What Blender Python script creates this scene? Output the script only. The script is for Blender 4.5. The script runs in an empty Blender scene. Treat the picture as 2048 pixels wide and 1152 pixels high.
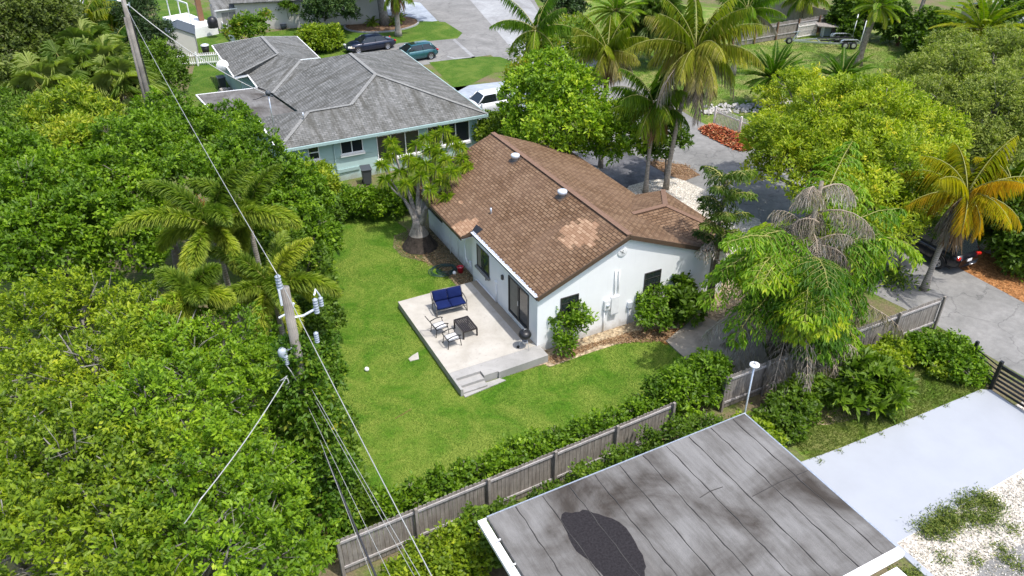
import bpy, math, random
import numpy as np
from mathutils import Vector, Matrix
from mathutils.geometry import tessellate_polygon
R = math.radians
random.seed(7); rng = np.random.default_rng(11)
sc = bpy.context.scene
COL = sc.collection
# ------------------------------------------------------------------ camera
# world: x runs along the gable wall of the white house, y along its long wall, z up
CAM = Vector((-13.5, -24.11, 21.0)); PITCH, ROLL, YAW, FPX = 32.5, -0.4, -27.0, 1560.0
cd = bpy.data.cameras.new('camera'); cam = bpy.data.objects.new('camera', cd); COL.objects.link(cam)
CM = Matrix.Rotation(R(YAW), 3, 'Z') @ Matrix.Rotation(R(90-PITCH), 3, 'X') @ Matrix.Rotation(R(ROLL), 3, 'Z')
cam.matrix_world = Matrix.Translation(CAM) @ CM.to_4x4()
cd.sensor_width = 36; cd.lens = FPX/2048*36; cd.clip_end = 2000; cd.clip_start = .5
sc.camera = cam
# ------------------------------------------------------------------ light
SUN = Vector((.20, -.37, 1.0)).normalized()
w = bpy.data.worlds.new('World'); sc.world = w; w.use_nodes = True
wn = w.node_tree; bg = wn.nodes['Background']; sky = wn.nodes.new('ShaderNodeTexSky')
sky.sky_type = 'NISHITA'; sky.sun_disc = False
sky.sun_elevation = math.asin(SUN.z); sky.sun_rotation = math.atan2(SUN.x, SUN.y)
sky.air_density = 1.0; sky.dust_density = 2.5; sky.ozone_density = 1.0
wn.links.new(sky.outputs[0], bg.inputs[0]); bg.inputs[1].default_value = .15
sd = bpy.data.lights.new('sun', 'SUN'); sd.energy = 2.35; sd.angle = R(.5); sd.color = (1, .96, .9)
so = bpy.data.objects.new('sun', sd); COL.objects.link(so); so.rotation_euler = SUN.to_track_quat('Z', 'Y').to_euler()
so.location = (0, 0, 40)
vs = sc.view_settings; vs.view_transform = 'Standard'; vs.look = 'None'; vs.gamma = 1; vs.exposure = .97
sc.cycles.max_bounces = 6; sc.cycles.transparent_max_bounces = 4

def at(px, py, z=0.0):
    d = CM @ Vector(((px-1024)/FPX, -(py-576)/FPX, -1)); t = (z-CAM.z)/d.z
    return CAM + d*t
def zat(px, py, x, y):
    d = CM @ Vector(((px-1024)/FPX, -(py-576)/FPX, -1))
    t = ((x-CAM.x)*d.x+(y-CAM.y)*d.y)/(d.x**2+d.y**2)
    return CAM.z+d.z*t
def onplane(px, py, a, b, c):
    d = CM @ Vector(((px-1024)/FPX, -(py-576)/FPX, -1)); n = (b-a).cross(c-a)
    return CAM + d*((a-CAM).dot(n)/d.dot(n))

# ------------------------------------------------------------------ materials
class NT:
    def __init__(s, name):
        s.m = bpy.data.materials.new(name); s.m.use_nodes = True; s.t = s.m.node_tree
        s.b = s.t.nodes['Principled BSDF']; s.out = s.t.nodes['Material Output']
    def n(s, typ, **kw):
        x = s.t.nodes.new('ShaderNode'+typ)
        for k, v in kw.items():
            if k[0] == '_': x.inputs[k[1:].replace('_', ' ')].default_value = v
            else: setattr(x, k, v)
        return x
    def l(s, a, b): s.t.links.new(a, b)
    def ramp(s, fac, stops):
        r = s.n('ValToRGB'); e = r.color_ramp.elements
        while len(e) < len(stops): e.new(.5)
        for i, (p, c) in enumerate(stops):
            e[i].position = p; e[i].color = (*c, 1) if len(c) == 3 else c
        s.l(fac, r.inputs[0]); return r.outputs[0]
    def mix(s, f, a, b, mode='MIX'):
        x = s.n('Mix', data_type='RGBA', blend_type=mode)
        for v, i in ((f, 0), (a, 6), (b, 7)):
            if hasattr(v, 'links'): s.l(v, x.inputs[i])
            else: x.inputs[i].default_value = v if i == 0 else (*v, 1)
        return x.outputs[2]
    def noise(s, scale, detail=4, vec=None, rough=.6, dist=0):
        x = s.n('TexNoise', _Scale=scale, _Detail=detail, _Roughness=rough, _Distortion=dist)
        if vec is not None: s.l(vec, x.inputs['Vector'])
        return x.outputs[0]
    def pos(s): return s.n('NewGeometry').outputs['Position']
    def uv(s, sx=1, sy=1, rot=0):
        u = s.n('UVMap', uv_map='uv'); mp = s.n('Mapping'); s.l(u.outputs[0], mp.inputs[0])
        mp.inputs['Scale'].default_value = (sx, sy, 1); mp.inputs['Rotation'].default_value = (0, 0, rot); return mp.outputs[0]
    def bump(s, h, st=.3, d=.02):
        x = s.n('Bump', _Strength=st, _Distance=d); s.l(h, x.inputs['Height']); s.l(x.outputs[0], s.b.inputs['Normal'])
    def fin(s, col, rough=.6, metal=0, spec=None):
        if hasattr(col, 'links'): s.l(col, s.b.inputs['Base Color'])
        else: s.b.inputs['Base Color'].default_value = (*col, 1)
        s.b.inputs['Roughness'].default_value = rough; s.b.inputs['Metallic'].default_value = metal
        if spec is not None: s.b.inputs['Specular IOR Level'].default_value = spec
        return s.m
def rgb(h):      # sRGB 0-255 to linear
    return tuple(((c/255+.055)/1.055)**2.4 if c > 10 else c/255/12.92 for c in h)
def plain(name, c, rough=.5, metal=0, var=.12, scale=6, spec=None):
    t = NT(name); n = t.noise(scale, 5, t.pos()); lo = tuple(x*(1-var) for x in c); hi = tuple(min(1, x*(1+var)) for x in c)
    return t.fin(t.ramp(n, [(.3, lo), (.7, hi)]), rough, metal, spec)
def leafmat(name, stops, rough=.5, trans=.45):
    t = NT(name); a = t.n('Attribute', attribute_name='tint')
    c = t.ramp(a.outputs['Fac'], stops); t.fin(c, rough, 0, .35)
    tr = t.n('BsdfTranslucent'); t.l(t.mix(1.0, c, (.85, 1, .35), 'MULTIPLY'), tr.inputs[0])
    mx = t.n('MixShader'); mx.inputs[0].default_value = trans
    t.l(t.b.outputs[0], mx.inputs[1]); t.l(tr.outputs[0], mx.inputs[2]); t.l(mx.outputs[0], t.out.inputs[0])
    return t.m
def grassmat(name, dark, mid, lite, dry, drylo=.62):
    t = NT(name); p = t.pos()
    n1 = t.noise(.55, 4, p, .65, .6); n2 = t.noise(38, 3, p, .7); n3 = t.noise(6, 4, p, .7)
    c = t.ramp(n3, [(.3, dark), (.5, mid), (.72, lite)])
    c = t.mix(t.ramp(n1, [(drylo-.14, (0, 0, 0)), (drylo+.1, (1, 1, 1))]), c, dry)
    c = t.mix(.75, c, t.ramp(n2, [(.25, (.42, .42, .42)), (.5, (1, 1, 1)), (.8, (1.4, 1.4, 1.2))]), 'MULTIPLY')
    t.bump(n2, .9, .05); return t.fin(c, .85, 0, .15)
M = {}
M['lawn'] = grassmat('lawn', (.042, .12, .007), (.078, .19, .012), (.13, .25, .02), (.21, .275, .045), .51)
M['front_grass'] = grassmat('front_grass', (.035, .085, .006), (.06, .125, .01), (.10, .18, .018), (.13, .18, .03), .6)
M['dry_grass'] = grassmat('dry_grass', (.06, .13, .012), (.105, .19, .02), (.16, .25, .035), (.28, .27, .10), .56)
def ground_m():
    t = NT('ground_soil'); p = t.pos(); n = t.noise(.35, 6, p, .7); n2 = t.noise(9, 5, p, .75)
    c = t.mix(t.ramp(n, [(.42, (0, 0, 0)), (.58, (1, 1, 1))]), (.10, .16, .025), (.17, .14, .085))
    c = t.mix(.8, c, t.ramp(n2, [(.3, (.45, .45, .45)), (.7, (1.35, 1.35, 1.3))]), 'MULTIPLY'); t.bump(n2, .7, .06)
    return t.fin(c, .95, 0, .1)
M['ground'] = ground_m()
def soil(name, a, b, sc_=14):
    t = NT(name); p = t.pos(); v = t.n('TexVoronoi', _Scale=sc_); t.l(p, v.inputs[0])
    n = t.noise(4, 6, p, .75)
    c = t.mix(t.ramp(n, [(.35, (0, 0, 0)), (.65, (1, 1, 1))]), a, b)
    sp = t.n('SeparateColor'); t.l(v.outputs['Color'], sp.inputs[0])
    c = t.mix(.8, c, t.ramp(sp.outputs[0], [(0, (.45, .42, .4)), (1, (1.5, 1.45, 1.4))]), 'MULTIPLY')
    t.bump(v.outputs['Distance'], .8, .04); return t.fin(c, .95, 0, .1)
M['soil'] = soil('soil', (.10, .09, .04), (.22, .18, .12))
M['mulch'] = soil('mulch', (.12, .065, .035), (.24, .17, .11))
M['redmulch'] = soil('redmulch', (.20, .085, .03), (.33, .17, .07))
M['leaflitter'] = soil('leaflitter', (.28, .21, .13), (.40, .34, .24), 10)
M['gravel'] = soil('gravel', (.42, .39, .33), (.58, .56, .51), 16)
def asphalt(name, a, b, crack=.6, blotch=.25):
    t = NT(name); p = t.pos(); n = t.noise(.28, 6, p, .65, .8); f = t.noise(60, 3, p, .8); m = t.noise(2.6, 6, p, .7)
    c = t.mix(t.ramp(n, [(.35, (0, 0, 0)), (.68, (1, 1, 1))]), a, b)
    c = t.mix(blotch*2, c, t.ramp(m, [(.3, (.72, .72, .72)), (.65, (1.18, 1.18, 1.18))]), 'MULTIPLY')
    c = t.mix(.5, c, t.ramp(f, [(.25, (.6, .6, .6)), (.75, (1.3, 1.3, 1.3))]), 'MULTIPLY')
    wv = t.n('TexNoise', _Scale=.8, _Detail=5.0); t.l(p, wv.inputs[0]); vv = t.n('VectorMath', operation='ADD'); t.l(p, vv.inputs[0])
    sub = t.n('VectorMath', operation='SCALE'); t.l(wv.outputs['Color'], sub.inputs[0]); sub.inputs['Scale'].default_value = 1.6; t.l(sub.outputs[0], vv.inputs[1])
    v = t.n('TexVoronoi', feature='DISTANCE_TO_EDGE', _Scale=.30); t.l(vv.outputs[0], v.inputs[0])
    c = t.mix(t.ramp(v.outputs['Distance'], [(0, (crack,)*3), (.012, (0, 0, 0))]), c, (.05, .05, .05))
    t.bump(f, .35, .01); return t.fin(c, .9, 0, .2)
M['asphalt'] = asphalt('asphalt', (.17, .168, .16), (.255, .25, .24), .45, .3)
M['driveway'] = asphalt('driveway', (.24, .24, .24), (.36, .37, .375), .15)
M['bluedrive'] = asphalt('bluedrive', (.24, .27, .31), (.40, .44, .50), .1)
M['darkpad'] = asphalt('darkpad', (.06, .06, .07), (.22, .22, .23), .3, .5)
M['whiteslab'] = plain('whiteslab', (.325, .345, .38), .6, 0, .04, .8)
def concrete(name, a, b, stain):
    t = NT(name); p = t.pos(); n = t.noise(.9, 7, p, .65, .5); m = t.noise(5, 6, p, .75); f = t.noise(70, 3, p)
    c = t.mix(t.ramp(n, [(.3, (0, 0, 0)), (.7, (1, 1, 1))]), a, b)
    c = t.mix(t.ramp(m, [(.56, (0, 0, 0)), (.78, (.8, .8, .8))]), c, stain)
    c = t.mix(.35, c, t.ramp(f, [(.3, (.75,)*3), (.7, (1.15,)*3)]), 'MULTIPLY'); t.bump(f, .2, .005)
    return t.fin(c, .85, 0, .2)
M['patio'] = concrete('patio', (.35, .325, .28), (.48, .455, .41), (.24, .225, .205))
M['patio2'] = concrete('patio2', (.27, .265, .25), (.38, .37, .355), (.17, .167, .16))
M['strip'] = concrete('strip', (.24, .20, .15), (.33, .29, .23), (.2, .17, .13))  # browner concrete tone that paints the long wall's shadow on the patio
M['pad'] = concrete('pad', (.25, .215, .17), (.40, .36, .30), (.12, .11, .10))
def shingle(name, cols, joint_shade, bw, bh, big, bigf, streak=None, msz=.012):
    t = NT(name); u = t.uv(); b = t.n('TexBrick', offset=.5, _Scale=1.0, _Mortar_Size=msz, _Mortar_Smooth=.3, _Bias=0.0, _Brick_Width=bw, _Row_Height=bh)
    b.inputs['Color1'].default_value = (0, 0, 0, 1); b.inputs['Color2'].default_value = (1, 1, 1, 1); b.inputs['Mortar'].default_value = (.5, .5, .5, 1)
    t.l(u, b.inputs['Vector']); p = t.pos()
    sp = t.n('SeparateColor'); t.l(b.outputs['Color'], sp.inputs[0])
    c = t.ramp(sp.outputs[0], cols); c = t.mix(b.outputs['Fac'], c, joint_shade)
    n = t.noise(.45, 5, p, .6, .4); c = t.mix(t.ramp(n, [(.38, (0, 0, 0)), (.68, (bigf,)*3)]), c, big)
    f = t.noise(45, 3, p, .8); c = t.mix(.5, c, t.ramp(f, [(.25, (.65,)*3), (.75, (1.3,)*3)]), 'MULTIPLY')
    if streak:
        s2 = t.noise(1.0, 5, t.uv(2.2, .28), .7); c = t.mix(t.ramp(s2, [(.42, (0, 0, 0)), (.66, (streak[1],)*3)]), c, streak[0])
        if streak[1] > .6: c = t.mix(t.ramp(t.noise(1.7, 4, t.uv(1.5, .3)), [(.55, (0, 0, 0)), (.75, (.5,)*3)]), c, (.30, .30, .29))
    inv = t.n('Math', operation='SUBTRACT'); inv.inputs[0].default_value = 1; t.l(b.outputs['Fac'], inv.inputs[1])
    t.bump(inv.outputs[0], .6, .015); return t.fin(c, .9, 0, .15)
M['brownroof'] = shingle('brownroof', [(0, (.13, .077, .042)), (.5, (.19, .118, .068)), (1, (.25, .165, .10))], (.038, .021, .013), .31, .165, (.22, .145, .098), .5, ((.085, .048, .03), .4), .022)  # joints darkened to paint in the shadow lines between shingles
M['tanroof'] = shingle('tanroof', [(0, (.25, .15, .09)), (.5, (.32, .205, .13)), (1, (.41, .28, .18))], (.16, .08, .045), .32, .16, (.38, .22, .13), .3, None, .014)
M['greyroof'] = shingle('greyroof', [(0, (.11, .112, .106)), (.5, (.16, .162, .155)), (1, (.215, .217, .21))], (.055, .057, .055), .32, .17, (.20, .20, .195), .6, ((.06, .058, .048), .8), .018)
M['cap'] = plain('cap', (.21, .21, .20), .9, 0, .3, 8)
M['browncap'] = plain('browncap', (.17, .10, .065), .9, 0, .25, 14)
def bitumen():
    t = NT('bitumen_roof'); p = t.pos(); n = t.noise(.33, 6, p, .62, .5); m = t.noise(1.5, 7, t.uv(2.6, .28), .75); f = t.noise(55, 3, p)
    c = t.ramp(n, [(.36, (.05, .043, .037)), (.47, (.115, .109, .102)), (.62, (.185, .181, .175))])
    c = t.mix(.8, c, t.ramp(m, [(.3, (.6, .58, .55)), (.5, (1, 1, 1)), (.7, (1.3,)*3)]), 'MULTIPLY')
    c = t.mix(.6, c, t.ramp(f, [(.25, (.55,)*3), (.75, (1.35,)*3)]), 'MULTIPLY'); t.bump(f, .4, .01)
    return t.fin(c, .9, 0, .2)
M['bitumen'] = bitumen()
M['patch'] = plain('patch', (.026, .024, .026), .95, 0, .35, 16, .05)
M['seam'] = plain('seam', (.045, .042, .04), .9)
def stucco(name, c, var=.05):
    t = NT(name); p = t.pos(); n = t.noise(1.2, 5, p, .6); f = t.noise(50, 3, p)
    t.bump(f, .25, .008); sx = t.n('SeparateXYZ'); t.l(p, sx.inputs[0]); ad = t.n('Math', operation='ADD'); t.l(sx.outputs[2], ad.inputs[0]); mu = t.n('Math', operation='MULTIPLY'); t.l(t.noise(2.2, 5, p, .7), mu.inputs[0]); mu.inputs[1].default_value = 1.1; t.l(mu.outputs[0], ad.inputs[1])
    sk_ = t.noise(1.0, 4, t.uv(5, .35), .6); cc = t.ramp(n, [(.3, tuple(x*(1-var) for x in c)), (.7, c)]); cc = t.mix(t.ramp(sk_, [(.58, (0, 0, 0)), (.8, (.22,)*3)]), cc, tuple(x*.62 for x in c))
    return t.fin(t.mix(t.ramp(ad.outputs[0], [(.62, (.55,)*3), (1., (0, 0, 0))]), cc, (.30, .26, .20)), .8, 0, .2)
M['white'] = stucco('white_stucco', (.85, .86, .86)); M['teal'] = stucco('teal_stucco', (.45, .60, .585)); M['beige'] = stucco('beige_stucco', (.52, .50, .46))
M['tealdark'] = stucco('teal_siding', (.38, .53, .52)); M['deepteal'] = stucco('deepteal', (.03, .28, .28)); M['tan'] = stucco('tan', (.45, .40, .30))
M['whitepaint'] = plain('white_paint', (.80, .80, .80), .5, 0, .06, 5); M['tealpaint'] = plain('teal_paint', (.34, .47, .46), .5, 0, .06)
M['brownfascia'] = plain('brown_fascia', (.085, .055, .035), .6); M['metal'] = plain('galvanised', (.55, .58, .62), .35, .7, .2, 12)
M['greymetal'] = plain('grey_metal', (.62, .66, .72), .45, .2, .1); M['black'] = plain('black_metal', (.018, .018, .02), .4, .2)
M['frame'] = plain('window_frame', (.045, .042, .04), .45); M['greyplastic'] = plain('grey_plastic', (.055, .065, .075), .55)
M['glass'] = NT('window_glass').fin((.02, .025, .03), .06, 0, .8)
M['carglass'] = NT('car_glass').fin((.012, .016, .018), .05, 0, .8)
def cloth(name, c):
    t = NT(name); f = t.noise(90, 2, t.pos()); n = t.noise(3, 4, t.pos()); t.bump(f, .3, .004)
    return t.fin(t.ramp(n, [(.3, tuple(x*.8 for x in c)), (.7, c)]), .9, 0, .1)
M['navy'] = cloth('navy_cushion', (.009, .018, .085)); M['sling'] = cloth('sling_fabric', (.62, .62, .62)); M['curtain'] = cloth('curtain', (.30, .28, .24))
M['bronze'] = plain('bronze_frame', (.16, .15, .14), .4, .3); M['dkbrown'] = plain('dark_brown_slats', (.028, .022, .02), .45, .2)
def wood(name, a, b, sx=9.):
    t = NT(name); n = t.noise(1.0, 6, t.uv(sx, .9), .75); m = t.noise(3.5, 6, t.pos(), .7)
    sp = t.n('Attribute', attribute_name='tint')
    c = t.mix(t.ramp(n, [(.32, (0, 0, 0)), (.68, (1, 1, 1))]), a, b)
    c = t.mix(.6, c, t.ramp(m, [(.3, (.6,)*3), (.7, (1.25,)*3)]), 'MULTIPLY')
    t.bump(n, .4, .01); return t.fin(c, .85, 0, .2)
M['fence'] = wood('weathered_boards', (.16, .135, .115), (.33, .305, .275)); M['brownwood'] = wood('brown_boards', (.12, .065, .035), (.26, .16, .10))
M['pole'] = wood('weathered_pole', (.12, .108, .095), (.29, .27, .24), 14.); M['tanwood'] = wood('tan_boards', (.24, .19, .14), (.40, .34, .27))
M['picket'] = plain('picket_white', (.70, .66, .62), .6, 0, .12); M['rail'] = wood('rail_wood', (.28, .26, .25), (.46, .44, .43))
def bark(name, a, b, rings=0):
    t = NT(name); p = t.pos(); n = t.noise(5, 6, p, .75)
    c = t.mix(t.ramp(n, [(.32, (0, 0, 0)), (.68, (1, 1, 1))]), a, b)
    if rings:
        w_ = t.n('TexWave', bands_direction='Z', _Scale=rings, _Distortion=1.5, _Detail=2.0); t.l(p, w_.inputs[0])
        c = t.mix(.55, c, t.ramp(w_.outputs[0], [(.1, (.45,)*3), (.5, (1.1,)*3)]), 'MULTIPLY')
    t.bump(n, .6, .03); return t.fin(c, .9, 0, .15)
M['bark'] = bark('bark', (.11, .09, .07), (.28, .25, .21)); M['palmbark'] = bark('palm_bark', (.22, .19, .16), (.42, .38, .33), 3.)
M['darkbark'] = bark('dark_bark', (.02, .017, .014), (.075, .06, .05)); M['greybark'] = bark('grey_bark', (.12, .11, .095), (.29, .27, .245))
M['shag'] = bark('shaggy_bark', (.10, .075, .05), (.36, .32, .26), 5.)
M['stalk'] = plain('frond_stalk', (.26, .26, .06), .6); M['deadstalk'] = plain('dead_stalk', (.30, .24, .18), .8)
M['wire'] = plain('aluminium_wire', (.42, .42, .40), .5, .3); M['blackwire'] = plain('black_cable', (.03, .03, .035), .6)
M['porcelain'] = plain('porcelain', (.34, .38, .43), .45, 0, .1); M['tyre'] = plain('rubber', (.018, .018, .02), .8); M['rim'] = plain('alloy', (.6, .6, .62), .3, .7)
M['red'] = plain('red_plastic', (.62, .02, .045), .4); M['hose'] = plain('hose_green', (.02, .055, .05), .5); M['ball'] = plain('ball_white', (.82, .82, .80), .5)
M['redlamp'] = plain('red_lens', (.5, .015, .01), .2); M['headlamp'] = plain('clear_lens', (.6, .62, .62), .15)
M['rock'] = plain('limestone', (.42, .40, .37), .9, 0, .3, 3); M['brown'] = plain('rust_brown', (.20, .10, .05), .8); M['wicker'] = plain('wicker', (.42, .32, .22), .8)
def paint(name, c, metal=.3):
    t = NT(name); m = t.fin(c, .28, metal); t.b.inputs['Coat Weight'].default_value = .8; t.b.inputs['Coat Roughness'].default_value = .06; return m
M['p_navy'] = paint('navy_paint', (.008, .014, .035)); M['p_teal'] = paint('teal_car_paint', (.02, .10, .12)); M['p_white'] = paint('white_car_paint', (.75, .76, .78), 0)
M['p_black'] = paint('black_car_paint', (.008, .009, .014)); M['p_beige'] = paint('beige_primer', (.55, .48, .36), 0)
# foliage palettes
g = leafmat
M['lf_bright'] = g('leaf_bright', [(0, (0.0633, 0.138, 0.0069)), (0.4, (0.161, 0.287, 0.0115)), (0.75, (0.31, 0.46, 0.0184)), (1, (0.506, 0.598, 0.0345))])
M['lf_mid'] = g('leaf_mid', [(0, (0.054, 0.108, 0.0084)), (0.45, (0.132, 0.228, 0.0144)), (0.8, (0.252, 0.372, 0.024)), (1, (0.432, 0.504, 0.042))])
M['lf_yel'] = g('leaf_yellowish', [(0, (0.0935, 0.165, 0.0088)), (0.4, (0.264, 0.363, 0.0154)), (0.75, (0.462, 0.517, 0.0242)), (1, (0.726, 0.616, 0.033))])
M['lf_olive'] = g('leaf_olive', [(0, (0.065, 0.0975, 0.0182)), (0.5, (0.169, 0.221, 0.039)), (1, (0.364, 0.416, 0.078))])
M['lf_autumn'] = g('leaf_orange_green', [(0, (.05, .13, .008)), (.45, (.14, .25, .014)), (.75, (.32, .34, .025)), (.9, (.5, .34, .03)), (1, (.50, .18, .04))])
M['lf_mango'] = g('leaf_gold', [(0, (.09, .18, .01)), (.35, (.28, .36, .02)), (.7, (.52, .52, .04)), (1, (.62, .48, .07))])
M['lf_dark'] = g('leaf_dark', [(0, (0.018, 0.042, 0.0096)), (0.6, (0.048, 0.096, 0.0192)), (1, (0.12, 0.18, 0.036))], .5, .2)
M['fr_green'] = g('frond_green', [(0, (0.044, 0.121, 0.0088)), (0.45, (0.121, 0.242, 0.0132)), (0.8, (0.264, 0.374, 0.022)), (1, (0.484, 0.462, 0.044))])
M['fr_yellow'] = g('frond_yellow', [(0, (.10, .20, .01)), (.35, (.32, .36, .015)), (.75, (.62, .50, .02)), (1, (.74, .44, .02))])
M['fr_fish'] = g('frond_fishtail', [(0, (.06, .15, .008)), (.4, (.16, .32, .014)), (.75, (.34, .47, .02)), (1, (.62, .60, .03))])
M['fr_deep'] = g('frond_deep', [(0, (0.042, 0.0893, 0.0126)), (0.45, (0.126, 0.21, 0.021)), (0.8, (0.294, 0.378, 0.042)), (1, (0.504, 0.546, 0.063))])
M['fr_fan'] = g('frond_fan', [(0, (0.069, 0.127, 0.023)), (0.5, (0.161, 0.241, 0.046)), (1, (0.368, 0.437, 0.115))])
M['fr_pony'] = g('frond_pony', [(0, (.10, .20, .01)), (.5, (.26, .38, .02)), (1, (.52, .56, .05))])
M['dead'] = g('dead_leaf', [(0, (.18, .14, .11)), (.5, (.38, .33, .28)), (1, (.62, .57, .51))], .8, .2)
M['deadbrown'] = g('dead_brown', [(0, (.14, .07, .035)), (.5, (.30, .18, .09)), (1, (.48, .34, .20))], .8, .2)
M['litter'] = g('fallen_leaf', [(0, (.12, .03, .015)), (.4, (.38, .07, .03)), (.7, (.48, .15, .05)), (1, (.55, .36, .20))], .8, .1)
M['pebble'] = g('pebble', [(0, (.22, .20, .15)), (.5, (.48, .45, .39)), (1, (.66, .64, .59))], .8, .05)
M['fr_tan'] = g('frond_tan', [(0, (.10, .20, .01)), (.35, (.28, .34, .02)), (.7, (.50, .46, .09)), (1, (.66, .54, .32))])
M['blade'] = g('grass_blade', [(0, (.05, .13, .008)), (.5, (.11, .225, .016)), (.85, (.20, .31, .035)), (1, (.34, .38, .08))], .6, .3)
M['weed'] = g('weed', [(0, (.05, .09, .01)), (.5, (.12, .17, .02)), (1, (.24, .27, .05))], .6, .3)

# ------------------------------------------------------------------ mesh helpers
def prop(o, label=None, cat=None, group=None, kind=None):
    if label: o['label'] = label
    if cat: o['category'] = cat
    if group: o['group'] = group
    if kind: o['kind'] = kind
    return o
def thing(name, label, cat, loc=(0, 0, 0), rz=0, group=None):
    o = bpy.data.objects.new(name, None); COL.objects.link(o); o.location = loc; o.rotation_euler.z = rz
    o.empty_display_size = .2
    return prop(o, label, cat, group)
def wthing(name, label, cat, loc, group=None):   # its parts are given in world coordinates
    o = thing(name, label, cat, loc, 0, group); o['wk'] = 1; return o
def link(name, me, parent):
    o = bpy.data.objects.new(name, me); COL.objects.link(o)
    if parent is not None:
        o.parent = parent
        if parent.type == 'EMPTY' and parent.get('wk'): o.matrix_parent_inverse = Matrix.Translation(-Vector(parent.location))
    return o
class MB:
    def __init__(s): s.v = []; s.f = []
    def add(s, vs, fs):
        k = len(s.v); s.v += [tuple(q) for q in vs]; s.f += [tuple(i+k for i in f) for f in fs]; return s
    def box(s, c, d, rz=0, rx=0, ry=0):
        m = Matrix.Rotation(rz, 3, 'Z') @ Matrix.Rotation(ry, 3, 'Y') @ Matrix.Rotation(rx, 3, 'X'); c = Vector(c)
        vs = [c+m @ Vector((x*d[0]/2, y*d[1]/2, z*d[2]/2)) for x in (-1, 1) for y in (-1, 1) for z in (-1, 1)]
        return s.add(vs, [(0, 1, 3, 2), (4, 6, 7, 5), (0, 4, 5, 1), (2, 3, 7, 6), (0, 2, 6, 4), (1, 5, 7, 3)])
    def b2(s, a, b): return s.box([(a[i]+b[i])/2 for i in range(3)], [abs(b[i]-a[i]) for i in range(3)])
    def beam(s, a, b, w_, h, up=(0, 0, 1)):
        a = Vector(a); b = Vector(b); d = (b-a).normalized(); sd_ = d.cross(Vector(up))
        sd_ = sd_.normalized() if sd_.length > 1e-4 else Vector((1, 0, 0)); u = sd_.cross(d)
        vs = [p+sd_*(x*w_/2)+u*(y*h/2) for p in (a, b) for x, y in ((-1, -1), (1, -1), (1, 1), (-1, 1))]
        return s.add(vs, [(0, 3, 2, 1), (4, 5, 6, 7), (0, 1, 5, 4), (1, 2, 6, 5), (2, 3, 7, 6), (3, 0, 4, 7)])
    def tube(s, pts, rad, n=8, cap=True):
        pts = [Vector(p) for p in pts]; rad = rad if hasattr(rad, '__len__') else [rad]*len(pts); k = len(s.v); prev = None
        for i, p in enumerate(pts):
            d = (pts[min(i+1, len(pts)-1)]-pts[max(i-1, 0)]).normalized()
            if prev is None: a = d.orthogonal().normalized()
            else:
                a = prev-d*prev.dot(d); a = a.normalized() if a.length > 1e-5 else d.orthogonal().normalized()
            prev = a; b = d.cross(a)
            for j in range(n):
                t = 2*math.pi*j/n; s.v.append(tuple(p+(a*math.cos(t)+b*math.sin(t))*rad[i]))
        for i in range(len(pts)-1):
            for j in range(n):
                q = (j+1) % n; s.f.append((k+i*n+j, k+i*n+q, k+(i+1)*n+q, k+(i+1)*n+j))
        if cap: s.f.append(tuple(k+j for j in reversed(range(n)))); s.f.append(tuple(k+(len(pts)-1)*n+j for j in range(n)))
        return s
    def lathe(s, prof, c=(0, 0, 0), n=20, axis='z'):
        k = len(s.v); c = Vector(c)
        for r_, z in prof:
            for j in range(n):
                t = 2*math.pi*j/n; q = Vector((r_*math.cos(t), r_*math.sin(t), z))
                if axis == 'x': q = Vector((q.z, q.x, q.y))
                if axis == 'y': q = Vector((q.x, q.z, q.y))
                s.v.append(tuple(c+q))
        for i in range(len(prof)-1):
            for j in range(n):
                q = (j+1) % n; f = (k+i*n+j, k+i*n+q, k+(i+1)*n+q, k+(i+1)*n+j); s.f.append(f[::-1] if axis == 'y' else f)
        return s
    def prism(s, poly, z0, z1):
        n = len(poly); a = sum(poly[i][0]*poly[(i+1) % n][1]-poly[(i+1) % n][0]*poly[i][1] for i in range(n))
        if a < 0: poly = poly[::-1]
        k = len(s.v); s.v += [(p[0], p[1], z0) for p in poly]+[(p[0], p[1], z1) for p in poly]
        for i in range(n): j = (i+1) % n; s.f.append((k+i, k+j, k+n+j, k+n+i))
        for t in tessellate_polygon([[Vector((p[0], p[1], 0)) for p in poly]]):
            p_ = [poly[i] for i in t]; ar = (p_[1][0]-p_[0][0])*(p_[2][1]-p_[0][1])-(p_[2][0]-p_[0][0])*(p_[1][1]-p_[0][1])
            t = t if ar > 0 else t[::-1]
            s.f.append(tuple(k+n+i for i in t)); s.f.append(tuple(k+i for i in t[::-1]))
        return s
    def slab(s, pts, th):      # a sloped polygon (upward side given) with thickness
        pts = [Vector(p) for p in pts]; n = len(pts); nn = Vector((0, 0, 0))
        for i in range(n): nn += pts[i].cross(pts[(i+1) % n])
        nn.normalize()
        if nn.z < 0: pts = pts[::-1]; nn = -nn
        k = len(s.v); s.v += [tuple(p) for p in pts]+[tuple(p-nn*th) for p in pts]
        tris = tessellate_polygon([pts])
        for t in tris:
            a, b, c = [pts[i] for i in t]; t = t if (b-a).cross(c-a).dot(nn) > 0 else t[::-1]
            s.f.append(tuple(k+i for i in t)); s.f.append(tuple(k+n+i for i in t[::-1]))
        for i in range(n): j = (i+1) % n; s.f.append((k+j, k+i, k+n+i, k+n+j))
        return s
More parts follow.
